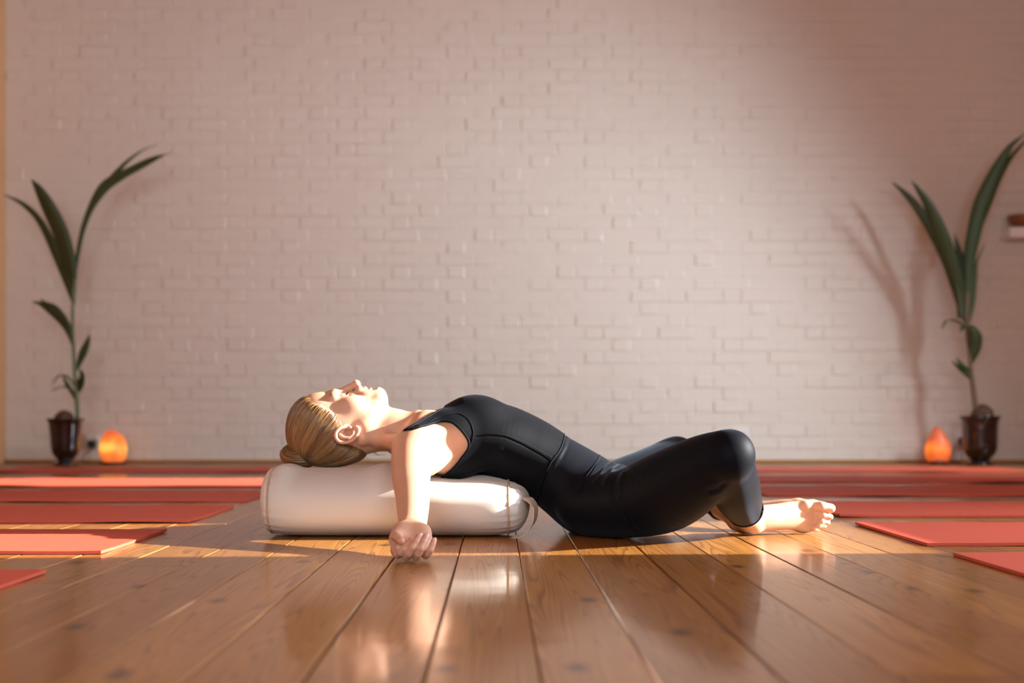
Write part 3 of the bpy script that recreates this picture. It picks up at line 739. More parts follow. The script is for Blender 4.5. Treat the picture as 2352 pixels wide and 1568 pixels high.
def seg(fld, a, b, ra, rb, k=0.01, op='u'):
    a = np.array(a, float); b = np.array(b, float); ba = b - a; L2 = ba @ ba
    def fn(x, y, z):
        t = np.clip(((x - a[0]) * ba[0] + (y - a[1]) * ba[1] + (z - a[2]) * ba[2]) / L2, 0, 1)
        return np.sqrt((x - a[0] - t * ba[0]) ** 2 + (y - a[1] - t * ba[1]) ** 2 + (z - a[2] - t * ba[2]) ** 2) - (ra + (rb - ra) * t)
    m = max(ra, rb)
    fld.add(fn, np.minimum(a, b) - m, np.maximum(a, b) + m, k, op)

def chain(fld, nodes, lat, k=0.01, n=4, op='u'):
    """tapered body of elliptic section. nodes: (x, y, z, half normal, half lateral); lat = lateral direction"""
    nd = catmull(np.array(nodes, float), n)
    lat = np.array(lat, float)
    segs = []
    for p, q in zip(nd[:-1], nd[1:]):
        a, b = p[:3], q[:3]; ba = b - a; L = np.linalg.norm(ba)
        if L < 1e-6: continue
        t = ba / L; l = lat - (lat @ t) * t; l /= np.linalg.norm(l); nn = np.cross(t, l)
        segs.append((a, t, L, l, nn, p[3], q[3], p[4], q[4]))
    def one(sg, x, y, z):
        a, t, L, l, nn, n0, n1, l0, l1 = sg
        dx, dy, dz = x - a[0], y - a[1], z - a[2]
        s = dx * t[0] + dy * t[1] + dz * t[2]
        sc = np.clip(s, 0, L); e = s - sc; tt = sc / L
        rn = n0 + (n1 - n0) * tt; rl = l0 + (l1 - l0) * tt
        u = dx * l[0] + dy * l[1] + dz * l[2]; v = dx * nn[0] + dy * nn[1] + dz * nn[2]
        re = np.minimum(rn, rl)
        k0 = np.sqrt((u / rl) ** 2 + (v / rn) ** 2 + (e / re) ** 2)
        k1 = np.sqrt((u / rl ** 2) ** 2 + (v / rn ** 2) ** 2 + (e / re ** 2) ** 2) + 1e-6
        return np.where(k0 < 1e-3, -re, k0 * (k0 - 1) / k1)
    def fn(x, y, z):
        if np.ndim(x) == 1:
            out = None
            for sg in segs:
                d = one(sg, x, y, z); out = d if out is None else np.minimum(out, d)
            return out
        out = np.full((x.size, y.size, z.size), 0.07, np.float32)
        for sg in segs:
            m = max(sg[5:9]) + 0.026; b = sg[0] + sg[1] * sg[2]
            lo, hi = np.minimum(sg[0], b) - m, np.maximum(sg[0], b) + m
            sl = []
            for q_, w in enumerate((x.ravel(), y.ravel(), z.ravel())):
                sl.append(slice(int(np.searchsorted(w, lo[q_])), int(np.searchsorted(w, hi[q_]))))
            if any(q_.stop <= q_.start for q_ in sl): continue
            sl = tuple(sl)
            d = one(sg, x[sl[0]], y[:, sl[1]], z[:, :, sl[2]])
            out[sl] = np.minimum(out[sl], d)
        return out
    m = nd[:, 3:5].max(axis=1)[:, None]
    fld.add(fn, (nd[:, :3] - m).min(axis=0), (nd[:, :3] + m).max(axis=0), k, op)

def surface_nets(F, ax):
    n = F.shape; ins = F < 0
    cnt = np.zeros(tuple(q - 1 for q in n), np.uint8)
    for i in (0, 1):
        for j in (0, 1):
            for k in (0, 1):
                cnt += ins[i:n[0] - 1 + i, j:n[1] - 1 + j, k:n[2] - 1 + k]
    ci = np.nonzero((cnt > 0) & (cnt < 8)); ci = np.stack(ci, 1)
    idx = np.full(cnt.shape, -1, np.int32); idx[ci[:, 0], ci[:, 1], ci[:, 2]] = np.arange(len(ci))
    acc = np.zeros((len(ci), 3)); w = np.zeros(len(ci))
    cor = [(i, j, k) for i in (0, 1) for j in (0, 1) for k in (0, 1)]
    vals = {c: F[ci[:, 0] + c[0], ci[:, 1] + c[1], ci[:, 2] + c[2]] for c in cor}
    for c in cor:
        for a in range(3):
            if c[a] == 0:
                d = list(c); d[a] = 1; d = tuple(d)
                fa, fb = vals[c], vals[d]; m = (fa < 0) != (fb < 0)
                t = np.where(m, fa / np.where(m, fa - fb, 1), 0)
                p = np.tile(np.array(c, float), (len(ci), 1)); p[:, a] += t
                acc += p * m[:, None]; w += m
    h = ax[0][1] - ax[0][0]
    V = np.array([ax[0][0], ax[1][0], ax[2][0]]) + h * (ci + acc / w[:, None])
    Q = []
    for a in range(3):
        b, c = (a + 1) % 3, (a + 2) % 3
        s0 = [slice(1, -1)] * 3; s0[a] = slice(0, -1); s1 = [slice(1, -1)] * 3; s1[a] = slice(1, None)
        f0, f1 = ins[tuple(s0)], ins[tuple(s1)]
        e = np.stack(np.nonzero(f0 != f1), 1)
        flip = f0[e[:, 0], e[:, 1], e[:, 2]]
        e = e + 1; e[:, a] -= 1
        def cell(db, dc):
            q = e.copy(); q[:, b] -= db; q[:, c] -= dc
            return idx[q[:, 0], q[:, 1], q[:, 2]]
        quad = np.stack([cell(0, 0), cell(1, 0), cell(1, 1), cell(0, 1)], 1)
        quad[~flip] = quad[~flip][:, ::-1]
        Q.append(quad)
    return V, np.vstack(Q)

def smooth_mesh(V, Q, it, lam=0.55):
    E = np.vstack([Q[:, [0, 1]], Q[:, [1, 2]], Q[:, [2, 3]], Q[:, [3, 0]]]); n = len(V)
    cnt = np.bincount(E[:, 0], minlength=n) + np.bincount(E[:, 1], minlength=n)
    cnt = np.maximum(cnt, 1)[:, None]
    for k_ in range(it * 2):
        w = lam if k_ % 2 == 0 else -lam * 1.03
        S = np.stack([np.bincount(E[:, 0], V[E[:, 1], i], n) + np.bincount(E[:, 1], V[E[:, 0], i], n) for i in range(3)], 1)
        V = V + w * (S / cnt - V)
    return V

def poly_sd(px, py, poly):
    """signed distance in px to polygon, negative inside"""
    P = np.array(poly, float); d = np.full(px.shape, 1e9); sgn = np.ones(px.shape)
    for i in range(len(P)):
        a, b = P[i], P[i - 1]
        ex, ey = b[0] - a[0], b[1] - a[1]; wx, wy = px - a[0], py - a[1]
        t = np.clip((wx * ex + wy * ey) / (ex * ex + ey * ey), 0, 1)
        d = np.minimum(d, (wx - ex * t) ** 2 + (wy - ey * t) ** 2)
        c1, c2, c3 = py >= a[1], py < b[1], ex * wy > ey * wx
        fl = (c1 & c2 & c3) | (~c1 & ~c2 & ~c3)
        sgn = np.where(fl, -sgn, sgn)
    return sgn * np.sqrt(d)

def near_px(x, y, z):
    """side view outline coordinates of points; the far half uses its mirror image"""
    yn = np.minimum(y, 2 * Y0 - y)
    return CX + x * FPX / yn, CY + (CAMH - z) * FPX / yn

def smooth_poly(pts, n=6):
    return catmull(np.array(pts + [pts[0]], float), n)[:-1]

# ------------------------------------------------------------------ the body
def mir(p): return (p[0], 2 * Y0 - p[1], p[2]) + tuple(p[3:])
def H3(px, py, dy=0.0):
    return ((px - CX) * SC, Y0 + dy * SC, CAMH - (py - CY) * SC)
body = Field()
# torso
T = [(950, 1012, 50, .085), (985, 1012, 64, .125), (1030, 1009, 73, .150), (1080, 1007, 78, .158), (1140, 1010, 80, .152), (1205, 1040, 82, .137), (1262, 1075, 81, .133), (1310, 1108, 86, .150), (1355, 1140, 90, .168), (1392, 1160, 74, .165)]
chain(body, [(*H3(a, b), c * SC, d) for a, b, c, d in T], (0, 1, 0), 0.02, 8)
for s in (-1, 1):
    f = (lambda p: p) if s < 0 else mir
    # bust, rib side, buttock
    ell(body, f((*H3(1092, 968), ))[:1] + (Y0 + s * .066, H3(1092, 966)[2]), (.066, .062, .056), 0.035)
    ell(body, (.275, Y0 + s * .088, .083), (.105, .090, .080), 0.03)
    ell(body, (H3(1045, 0)[0], Y0 + s * .110, H3(0, 1040)[2]), (.075, .045, .052), 0.025)        # shoulder blade, side of the back
    # shoulder and arm
    SH = (-.187, 3.262, .203)
    arm = [(*SH, .048, .050), (-.188, 3.19, .172, .045, .046), (-.185, 3.12, .140, .039, .041), (-.178, 3.05, .112, .034, .037), (-.174, 2.99, .085, .031, .0335), (-.171, 2.93, .063, .024, .0295), (-.170, 2.895, .054, .0205, .0285)]
    if s > 0: arm = [mir(a) for a in arm]
    chain(body, arm, (1, 0, 0), 0.018, 7)
    seg(body, f((H3(985, 0)[0], Y0 - .10, H3(0, 990)[2])), f((-.178, 3.272, .212)), .050, .044, 0.03)                  # front of the shoulder
    seg(body, f((H3(1040, 0)[0], Y0 - .12, H3(0, 1000)[2])), f((-.165, 3.28, .185)), .050, .044, 0.03)
    seg(body, f((H3(962, 0)[0], Y0 - .016, H3(0, 953)[2])), f((-.193, 3.30, .236)), .0085, .010, 0.012)               # collar bone
    # hand, palm up, fingers curled towards the palm
    def q(p): return p if s < 0 else mir(p)
    chain(body, [q((-.170, 2.900, .0535, .0205, .0275)), q((-.169, 2.870, .047, .0215, .0340)), q((-.168, 2.835, .034, .0180, .0385)), q((-.1685, 2.800, .021, .0150, .0380)), q((-.1685, 2.787, .0165, .0125, .0365))], (1, 0, 0), 0.008, 4)
    seg(body, q((-.189, 2.868, .050)), q((-.194, 2.825, .040)), .0175, .0165, 0.012)      # ball of the thumb
    seg(body, q((-.147, 2.865, .047)), q((-.142, 2.812, .030)), .0165, .0150, 0.012)      # heel of the hand
    for pts in ([(-.194, 2.825, .045, .0130), (-.1960, 2.803, .0455, .0098), (-.1905, 2.785, .0430, .0088), (-.184, 2.772, .0385, .0076)],
                [(-.194, 2.792, .018, .0105), (-.1890, 2.757, .0140, .0086), (-.1745, 2.738, .0265, .0078), (-.1620, 2.752, .0415, .0066)],
                [(-.1765, 2.788, .0165, .0105), (-.1715, 2.748, .0105, .0084), (-.1590, 2.729, .0290, .0077), (-.1470, 2.747, .0495, .0067)],
                [(-.1585, 2.788, .0165, .0100), (-.1535, 2.750, .0100, .0080), (-.1440, 2.731, .0280, .0074), (-.1340, 2.748, .0490, .0064)],
                [(-.1425, 2.793, .0175, .0095), (-.1355, 2.763, .0110, .0074), (-.1262, 2.746, .0230, .0067), (-.1195, 2.758, .0405, .0057)]):
        c4 = catmull(np.array(pts), 2)
        for i in range(len(c4) - 1):
            seg(body, q(tuple(c4[i][:3])), q(tuple(c4[i + 1][:3])), c4[i][3], c4[i + 1][3], 0.0012 if i > 0 else 0.004)
    # leg: thigh out to the side, shin folded back so that the soles meet
    dz = 0.0 if s < 0 else -0.026
    def g(x, y, z, a, b): return (x, y, z + dz * max(0, min(1, (x - .25) / .2)), a, b) if s < 0 else mir((x, y, z + dz * (max(0, min(1, (x - .25) / .2)) if y < 3.2 else .3), a, b))
    chain(body, [g(.225, 3.345, .078, .073, .090), g(.300, 3.265, .082, .076, .094), g(.375, 3.175, .113, .086, .088), g(.437, 3.090, .159, .074, .070), g(.474, 3.035, .190, .056, .056), g(.487, 3.018, .193, .050, .050)], (0.8, 0.6, 0), 0.02, 8)
    chain(body, [g(.486, 3.020, .190, .051, .050), g(.502, 3.075, .163, .052, .051), g(.522, 3.150, .125, .0525, .053), g(.548, 3.235, .090, .046, .047), g(.574, 3.310, .063, .037, .037), g(.592, 3.365, .047, .031, .032)], (0.8, -0.2, 0.5), 0.012, 8)
    ell(body, g(.494, 3.005, .206, 0, 0)[:3], (.034, .030, .036), 0.025)                  # kneecap
    # foot lying on its outer edge, top of the foot turned outwards
    YS = Y0 + 0.008
    def t(px, py, Y): 
        p = PX(px, py, Y); p = (p[0], p[1], p[2])
        return p if s < 0 else (p[0], 2 * YS - p[1], p[2])
    def tt(px, py, Y, a, b): return (*t(px, py, Y), a, b)
    chain(body, [tt(1724, 1196, 3.375, .030, .031), tt(1752, 1190, 3.385, .030, .031), tt(1785, 1187, 3.400, .027, .0315), tt(1820, 1184, 3.413, .021, .0340), tt(1850, 1184, 3.421, .0155, .0355), tt(1868, 1184, 3.424, .0115, .0335)], (0, 0, 1), 0.012, 6)
    ell(body, t(1708, 1203, 3.415), (.026, .030, .023), 0.018)                            # heel
    seg(body, t(1709, 1200, 3.40), t(1702, 1175, 3.33), .012, .014, 0.02)                 # tendon
    ell(body, t(1735, 1212, 3.362), (.014, .011, .011), 0.012)                            # outer ankle bone
    ell(body, t(1851, 1161, 3.412), (.013, .012, .012), 0.012)                            # joint of the big toe
    ell(body, t(1845, 1213, 3.424), (.020, .012, .011), 0.012)                            # outer ball
    for a, b, c0, ra, rb2 in (((1858, 1163), (1886, 1163), (1908, 1167), .0125, .0112), ((1866, 1180), (1890, 1183), (1907, 1187), .0082, .0072), ((1866, 1192), (1886, 1197), (1901, 1199.5), .0078, .0066), ((1863, 1201), (1880, 1206), (1893, 1208), .0074, .0062), ((1858, 1208), (1870, 1213), (1878, 1215), .0074, .0064)):
        seg(body, t(a[0], a[1], 3.424), t(b[0], b[1], 3.412), ra * .95, ra * .92, 0.004)
        seg(body, t(b[0], b[1], 3.412), t(c0[0], c0[1], 3.418), ra * .92, rb2, 0.004)

for s in (-1, 1):                                                                        # hollow of the armpit
    p = PX(1043, 1018, 3.255); ell(body, (p[0], p[1] if s < 0 else 2 * Y0 - p[1], p[2]), (.034, .020, .030), 0.022, 's')
# neck and head (side view profile laid out around the middle plane)
def hs(a): return a * SC
chain(body, [(*H3(815, 1000), hs(48), hs(46)), (*H3(860, 990), hs(48), hs(48)), (*H3(900, 989), hs(49), hs(50)), (*H3(938, 1002), hs(52), hs(58)), (*H3(975, 1010), hs(54), hs(85))], (0, 1, 0), 0.018, 7)
seg(body, H3(893, 958), H3(950, 975), hs(17), hs(18), 0.02)                               # throat
for s in (-1, 1):
    seg(body, H3(838, 1008, s * 52), H3(962, 958, s * 12), hs(13), hs(8), 0.022)          # neck muscle
    seg(body, H3(880, 1010, s * 40), (-.21, Y0 + s * .155, .218), hs(15), hs(20), 0.022)   # slope of the shoulder
ell(body, H3(757, 986), (hs(89), hs(72), hs(80)), 0.02)                                   # skull
ell(body, H3(735, 958), (hs(58), hs(62), hs(52)), 0.03)                                   # forehead
ell(body, H3(812, 958), (hs(66), hs(58), hs(50)), 0.03)                                   # face
seg(body, H3(836, 945), H3(866, 913), hs(36), hs(17), 0.03)                               # lower face
ell(body, H3(869, 907), (hs(16.5), hs(19), hs(17.5)), 0.014)                              # chin
for s in (-1, 1):
    seg(body, H3(842, 978, s * 47), H3(868, 922, s * 14), hs(15), hs(14), 0.022)          # jaw line
    ell(body, H3(812, 930, s * 42), (hs(24), hs(18), hs(17)), 0.025)                      # cheek bone
    ell(body, H3(790, 897, s * 33), (hs(17), hs(19), hs(14)), 0.012, 's')                 # eye socket
    ell(body, H3(791, 917.5, s * 31), (hs(12.0), hs(15), hs(13.5)), 0.005)                # lidded eye
    seg(body, H3(770, 906, s * 14), H3(771, 913, s * 42), hs(8.5), hs(8), 0.014)          # brow
    ell(body, H3(826, 893, s * 12), (hs(7.0), hs(6.0), hs(8.5)), 0.004)                 # nose wing
    ell(body, H3(830.5, 887.5, s * 9.0), (hs(3.4), hs(3.4), hs(5.0)), 0.002, 's')         # nostril
for s in (-1, 1): seg(body, H3(798, 907, s * 13), H3(822, 904, s * 14), hs(7), hs(6), 0.012)    # side of the nose
seg(body, H3(770, 907), H3(781, 907), hs(11), hs(10), 0.02)
seg(body, H3(780, 905), H3(800, 893), hs(8.5), hs(8.5), 0.010)                            # nose bridge
seg(body, H3(800, 893), H3(817.5, 881.5), hs(8.0), hs(8.2), 0.008)
ell(body, H3(819, 882), (hs(8.6), hs(8.6), hs(8.8)), 0.006)                               # nose tip
seg(body, H3(824, 893), H3(834, 900), hs(5), hs(4), 0.006)
ell(body, H3(842, 906), (hs(22), hs(30), hs(12)), 0.012)                                  # mouth mound
for s in (-1, 1):
    seg(body, H3(838, 893.0, 0), H3(843, 900.5, s * 13), hs(5.2), hs(4.2), 0.004)
    seg(body, H3(843, 900.5, s * 13), H3(847, 908, s * 23), hs(4.2), hs(2.6), 0.005)
    seg(body, H3(853, 896.0, 0), H3(851.5, 901.5, s * 12), hs(5.6), hs(4.6), 0.004)
    seg(body, H3(851.5, 901.5, s * 12), H3(848, 908, s * 22), hs(4.6), hs(2.6), 0.005)
    seg(body, H3(846.5, 891, s * 1), H3(847.5, 905, s * 21), hs(1.9), hs(1.3), 0.002, 's')  # mouth line
seg(body, H3(860, 892.5, -10), H3(860, 892.5, 10), hs(4.2), hs(4.2), 0.006, 's')          # hollow above the chin
# ears
for s in (-1, 1):
    dyb = s * 68
    ell(body, H3(805, 997, s * 66), (hs(23), hs(8), hs(17)), 0.008)
    rim = [(803, 980, 70), (793, 981, 75), (784, 987, 79), (780, 997, 82), (783, 1008, 83), (793, 1014.5, 83), (808, 1013.5, 81), (821, 1006, 77), (829, 994, 73), (831, 985, 70), (824, 979.5, 69)]
    rim = catmull(np.array(rim, float), 3)
    for a, b in zip(rim[:-1], rim[1:]):
        seg(body, H3(a[0], a[1], s * a[2]), H3(b[0], b[1], s * b[2]), hs(3.3), hs(3.3), 0.003)
    ell(body, H3(827, 985, s * 70), (hs(7), hs(4), hs(7)), 0.004)
    ell(body, H3(805, 996, s * 80), (hs(18), hs(9.5), hs(11.5)), 0.004, 's')
    inner = [(789, 996, 77), (797, 1003, 78), (808, 1004, 77.5), (817, 998, 75), (820, 989, 73)]
    inner = catmull(np.array(inner, float), 3)
    for a, b in zip(inner[:-1], inner[1:]):
        seg(body, H3(a[0], a[1], s * a[2]), H3(b[0], b[1], s * b[2]), hs(2.6), hs(2.6), 0.004)
    ell(body, H3(807, 991, s * 72), (hs(8), hs(8), hs(6)), 0.004, 's')
    ell(body, H3(811, 981, s * 71), (hs(5), hs(3.6), hs(4)), 0.004)                       # tragus

person = empty('person', (0.2, Y0, 0))
tag(person, 'person in black tank top and cropped leggings lying back over the bolster, eyes closed', 'person')

# skin: a coarse grid for the whole figure, finer grids where the skin shows close up
FINE = [((-.520, 2.702, -.006), (-.030, 3.560, .385), 0.0019),       # head, shoulder and near arm down to the hand
        ((.545, 3.330, -.004), (.845, 3.520, .105), 0.0016)]         # feet
Fg, ax = body.grid((-.53, 2.70, -.02), (.85, 4.21, .37), 0.0036)
V, Q = surface_nets(Fg, ax); V = smooth_mesh(V, Q, 5)
def vnormals(V, Q):
    n = np.zeros_like(V); fn = np.cross(V[Q[:, 2]] - V[Q[:, 0]], V[Q[:, 3]] - V[Q[:, 1]])
    for i in range(4): np.add.at(n, Q[:, i], fn)
    return n / (np.linalg.norm(n, axis=1)[:, None] + 1e-12)
keep = np.ones(len(Q), bool); sink = np.zeros(len(V))
def face_dist(P, lo, hi):
    return np.minimum(P - np.array(lo), np.array(hi) - P).min(axis=1)
for lo, hi, h in FINE:
    fd = face_dist(V, lo, hi)
    keep &= ~(fd > 0.016)[Q].all(axis=1)
    sink = np.maximum(sink, 0.0012 * np.clip((fd - 0.009) / 0.005, 0, 1))
V = V - vnormals(V, Q) * sink[:, None]
Vs, Qs = [V], [Q[keep]]; n0 = len(V)
for lo, hi, h in FINE:
    F2, ax2 = body.grid(lo, hi, h)
    v, q2 = surface_nets(F2, ax2)
    fd = face_dist(v, lo, hi); w = np.clip((fd - 0.004) / 0.01, 0, 1)[:, None]
    v = v + w * (smooth_mesh(v, q2, 9 if lo[0] > 0 else 1) - v)
    v = v - vnormals(v, q2) * (0.0012 * np.clip((0.007 - fd) / 0.005, 0, 1))[:, None]
    Vs.append(v); Qs.append(q2 + n0); n0 += len(v)
V = np.vstack(Vs); Q = np.vstack(Qs)
used = np.zeros(len(V), bool); used[Q.ravel()] = True
ren = np.cumsum(used) - 1; V = V[used]; Q = ren[Q]
V[:, 2] = np.maximum(V[:, 2], 0.0006)
TANK = smooth_poly([(925, 994), (970, 966), (1015, 940), (1060, 880), (1200, 900), (1310, 975), (1295, 1000), (1293, 1015), (1284, 1038), (1267, 1060), (1249, 1097), (1238, 1141), (1215, 1170), (1120, 1140), (1010, 1125), (994, 1098), (1017, 1095), (1036, 1080), (1060, 1051), (1074, 1031), (1076, 1013), (1066, 997), (1046, 976), (1020, 967), (981, 976), (940, 993)])
SHIN_P = np.array((.571, 3.302, .0665)); SHIN_D = np.array((.592 - .53, 3.365 - 3.18, .047 - .115)); SHIN_D /= np.linalg.norm(SHIN_D)
def shin_cut(x, y, z):
    yn = np.minimum(y, 2 * Y0 - y)
    d = (x - SHIN_P[0]) * SHIN_D[0] + (yn - SHIN_P[1]) * SHIN_D[1] + (z - SHIN_P[2]) * SHIN_D[2]
    return np.where(x > .43, d, -0.02)
LEGG = [(1292, 975), (1284, 1005), (1268, 1050), (1246, 1092), (1232, 1141), (1210, 1190), (1230, 1280), (2050, 1280), (2050, 880), (1360, 880)]
# keep the skin well inside the clothes where they cover it
_px, _py = near_px(V[:, 0], V[:, 1], V[:, 2])
_c = np.minimum(poly_sd(_px, _py, TANK), np.maximum(poly_sd(_px, _py, LEGG), shin_cut(V[:, 0], V[:, 1], V[:, 2]) / 0.00098))
V = V - vnormals(V, Q) * (0.008 * np.clip((-_c - 3) / 4, 0, 1))[:, None]
V[:, 2] = np.maximum(V[:, 2], 0.0006)
flush = np.zeros(len(V))
def blob(c, r, a):
    global flush
    flush = np.maximum(flush, a * np.exp(-(((V - np.array(c)) / np.array(r)) ** 2).sum(axis=1)))
for s in (-1, 1):
    for c in ((838, 893, 0), (842, 898, 8), (846, 905, 18), (853, 896, 0), (851, 900, 10), (848, 906, 19)):
        blob(H3(c[0], c[1], s * c[2]), (hs(5.5), hs(8), hs(6)), 0.75)
    blob(H3(812, 925, s * 48), (hs(22), hs(18), hs(18)), 0.18)
    blob(H3(820, 882, s * 6), (hs(12), hs(12), hs(12)), 0.22)
    for c in ((-.1620, 2.750, .038), (-.147, 2.745, .045), (-.1345, 2.746, .045), (-.120, 2.756, .037), (-.184, 2.772, .038)):
        blob(c if s < 0 else mir(c), (.014, .02, .02), 0.4)
me = mesh_np('body', V, Q)
at = me.attributes.new('flush', 'FLOAT', 'POINT'); at.data.foreach_set('value', flush.astype(np.float32))
body_o = link('body', me, M_SKIN, person)
body_o['label'] = 'bare skin of face, neck, arm and feet'

# ------------------------------------------------------------------ clothes: shells that follow the body
def poly_dist(px, py, line):
    d = np.full(px.shape, 1e9); L = np.array(line, float)
    for a, b in zip(L[:-1], L[1:]):
        e = b - a; wx, wy = px - a[0], py - a[1]
        t = np.clip((wx * e[0] + wy * e[1]) / (e @ e), 0, 1)
        d = np.minimum(d, np.hypot(wx - e[0] * t, wy - e[1] * t))
    return d
def garment(name, mat, poly, off, lo, hi, h, extra=None, folds=(), sm=6):
    F, ax = body.grid(lo, hi, h)
    G = F - off
    act = np.nonzero(np.abs(G) < 0.02)
    x, y, z = ax[0][act[0]].astype(float), ax[1][act[1]].astype(float), ax[2][act[2]].astype(float)
    px, py = near_px(x, y, z)
    reg = poly_sd(px, py, poly) * 0.00098
    if extra is not None: reg = np.maximum(reg, extra(x, y, z))
    g = G[act]
    G[act] = np.maximum(g, reg)
    V, Q = surface_nets(G, ax); V = smooth_mesh(V, Q, sm)
    nrm = vnormals(V, Q)
    px, py = near_px(V[:, 0], V[:, 1], V[:, 2])
    disp = np.zeros(len(V))
    for line, amp, sig in folds:
        disp += amp * np.exp(-(poly_dist(px, py, line) / sig) ** 2)
    wt = np.clip(-nrm[:, 1] * 3 + 0.6, 0, 1) * (V[:, 1] < Y0 + 0.02)
    V = V + nrm * (disp * wt)[:, None]
    V[:, 2] = np.maximum(V[:, 2], 0.0004)
    return link(name, mesh_np(name, V, Q), mat, person)

tank_folds = [([(1093, 1002), (1120, 999), (1160, 1003), (1200, 1020), (1240, 1042), (1266, 1057)], -0.0016, 2.2),
              ([(1091, 1000), (1120, 996), (1160, 1000), (1202, 1016), (1242, 1038), (1266, 1052)], 0.0009, 2.5),
              ([(1110, 1055), (1130, 1040), (1150, 1032)], 0.0015, 5), ([(1118, 1068), (1150, 1050)], -0.0012, 4), ([(1190, 1130), (1225, 1100), (1255, 1070)], 0.0012, 6), ([(1170, 1110), (1210, 1085)], -0.001, 5)]
tank = garment('tank_top', M_TANK, TANK, 0.0048, (-.245, 3.24, .05), (.185, 3.66, .36), 0.0026, folds=tank_folds, sm=3)
tank['label'] = 'black velour sleeveless top'
legg_folds = [([(1380, 1036), (1375, 1052), (1360, 1076), (1345, 1100), (1334, 1130)], -0.0020, 2.2), ([(1384, 1040), (1379, 1054), (1364, 1079), (1349, 1103)], 0.0010, 2.5),
              ([(1302, 1004), (1297, 1025), (1285, 1048), (1272, 1072)], 0.0016, 3.5), ([(1311, 1008), (1304, 1030), (1292, 1052)], -0.0010, 3),
              ([(1440, 1070), (1418, 1085), (1408, 1110), (1407, 1140), (1416, 1170), (1432, 1195)], -0.0040, 5),
              ([(1430, 1066), (1410, 1078), (1398, 1094), (1388, 1112)], 0.0028, 4), ([(1420, 1062), (1402, 1072), (1390, 1088)], -0.0018, 3.2),
              ([(1412, 1056), (1394, 1068), (1378, 1090), (1366, 1108)], 0.0022, 4), ([(1400, 1060), (1382, 1078), (1366, 1100)], -0.0014, 3.5),
              ([(1432, 1085), (1424, 1110), (1424, 1140)], 0.0022, 5),
              ([(1628, 1128), (1648, 1124), (1662, 1112)], -0.0026, 4), ([(1634, 1138), (1656, 1130), (1672, 1114)], 0.0016, 6), ([(1626, 1114), (1646, 1108)], 0.0012, 6),
              ([(1440, 1180), (1450, 1205), (1470, 1222)], -0.0012, 4)]
legg = garment('leggings', M_LEGG, LEGG, 0.0026, (.07, 2.945, -.008), (.60, 3.96, .275), 0.0029, extra=shin_cut, folds=legg_folds, sm=34)
legg['label'] = 'black cropped leggings with stitched waistband'

def ray_hit(pix, off, n=240):
    """nearest point of the body surface behind each pixel, seen from the eye"""
    pix = np.array([p[:2] for p in pix], float); Ys = np.linspace(2.68, 3.62, n)
    P = np.stack([(pix[:, None, 0] - CX) / FPX * Ys, np.broadcast_to(Ys, (len(pix), n)), CAMH - (pix[:, None, 1] - CY) / FPX * Ys], -1)
    d = body.pts(P.reshape(-1, 3)).reshape(len(pix), n) - off
    hit = d < 0; k_ = np.where(hit.any(axis=1), hit.argmax(axis=1), d.argmin(axis=1))
    return P[np.arange(len(pix)), k_]
def surf_tube(name, pix, off, rad, mat, parent, flat=1.0, n=8):
    """cord or seam lying on the body"""
    a = body.project(ray_hit(catmull(np.array(pix, float)[:, :2], n), off), off, 3)
    a[1:-1] = 0.5 * a[1:-1] + 0.25 * (a[2:] + a[:-2])
    return tube_obj(name, a, rad * np.interp(np.linspace(0, 1, len(a)), [0, .08, 1], [.35, 1, 1]), mat, parent, sides=6, flat=flat)
surf_tube('armhole_binding', [(933, 989), (960, 981), (990, 973), (1020, 966), (1046, 975), (1066, 996), (1076, 1013), (1074, 1031), (1060, 1051), (1036, 1080), (1016, 1096)], 0.0045, 0.0034, M_TANK, tank)
surf_tube('neckline_binding', [(926, 990), (948, 978), (970, 965), (995, 951), (1015, 940)], 0.0040, 0.0032, M_TANK, tank)
surf_tube('armhole_seam', [(985, 968), (1013, 957), (1050, 950), (1074, 963), (1085, 984), (1086, 1002), (1077, 1030)], 0.0050, 0.0016, M_TANK, tank)
surf_tube('side_seam', [(1092, 1001), (1120, 997), (1160, 1001), (1200, 1018), (1240, 1040), (1266, 1056)], 0.0050, 0.0011, M_TANK, tank)
surf_tube('bottom_hem', [(1297, 994, 3.42), (1294, 1012, 3.36), (1284, 1037, 3.33), (1267, 1059, 3.32), (1249, 1097, 3.32), (1238, 1135, 3.34)], 0.0046, 0.0024, M_TANK, tank)
surf_tube('waistband_seam', [(1381, 1036, 3.40), (1375, 1052, 3.35), (1360, 1076, 3.31), (1345, 1100, 3.30), (1334, 1132, 3.30)], 0.0030, 0.0013, M_LEGG, legg)
# cuffs of the leggings: ring round each shin
for s in (-1, 1):
    e1 = np.cross(SHIN_D, (0, 0, 1.0)); e1 /= np.linalg.norm(e1); e2 = np.cross(SHIN_D, e1)
    c0 = SHIN_P + np.array((0, 0, -.004)) - SHIN_D * 0.004
    a = np.linspace(0, 2 * np.pi, 41)
    ring = c0 + 0.045 * (np.cos(a)[:, None] * e1 + np.sin(a)[:, None] * e2)
    if s > 0: ring[:, 1] = 2 * Y0 - ring[:, 1]
    ring = body.project(ring, 0.0025, 12)
    ring[:, 2] = np.maximum(ring[:, 2], 0.004)
    tube_obj('cuff', ring, 0.0030, M_LEGG, legg, sides=6)

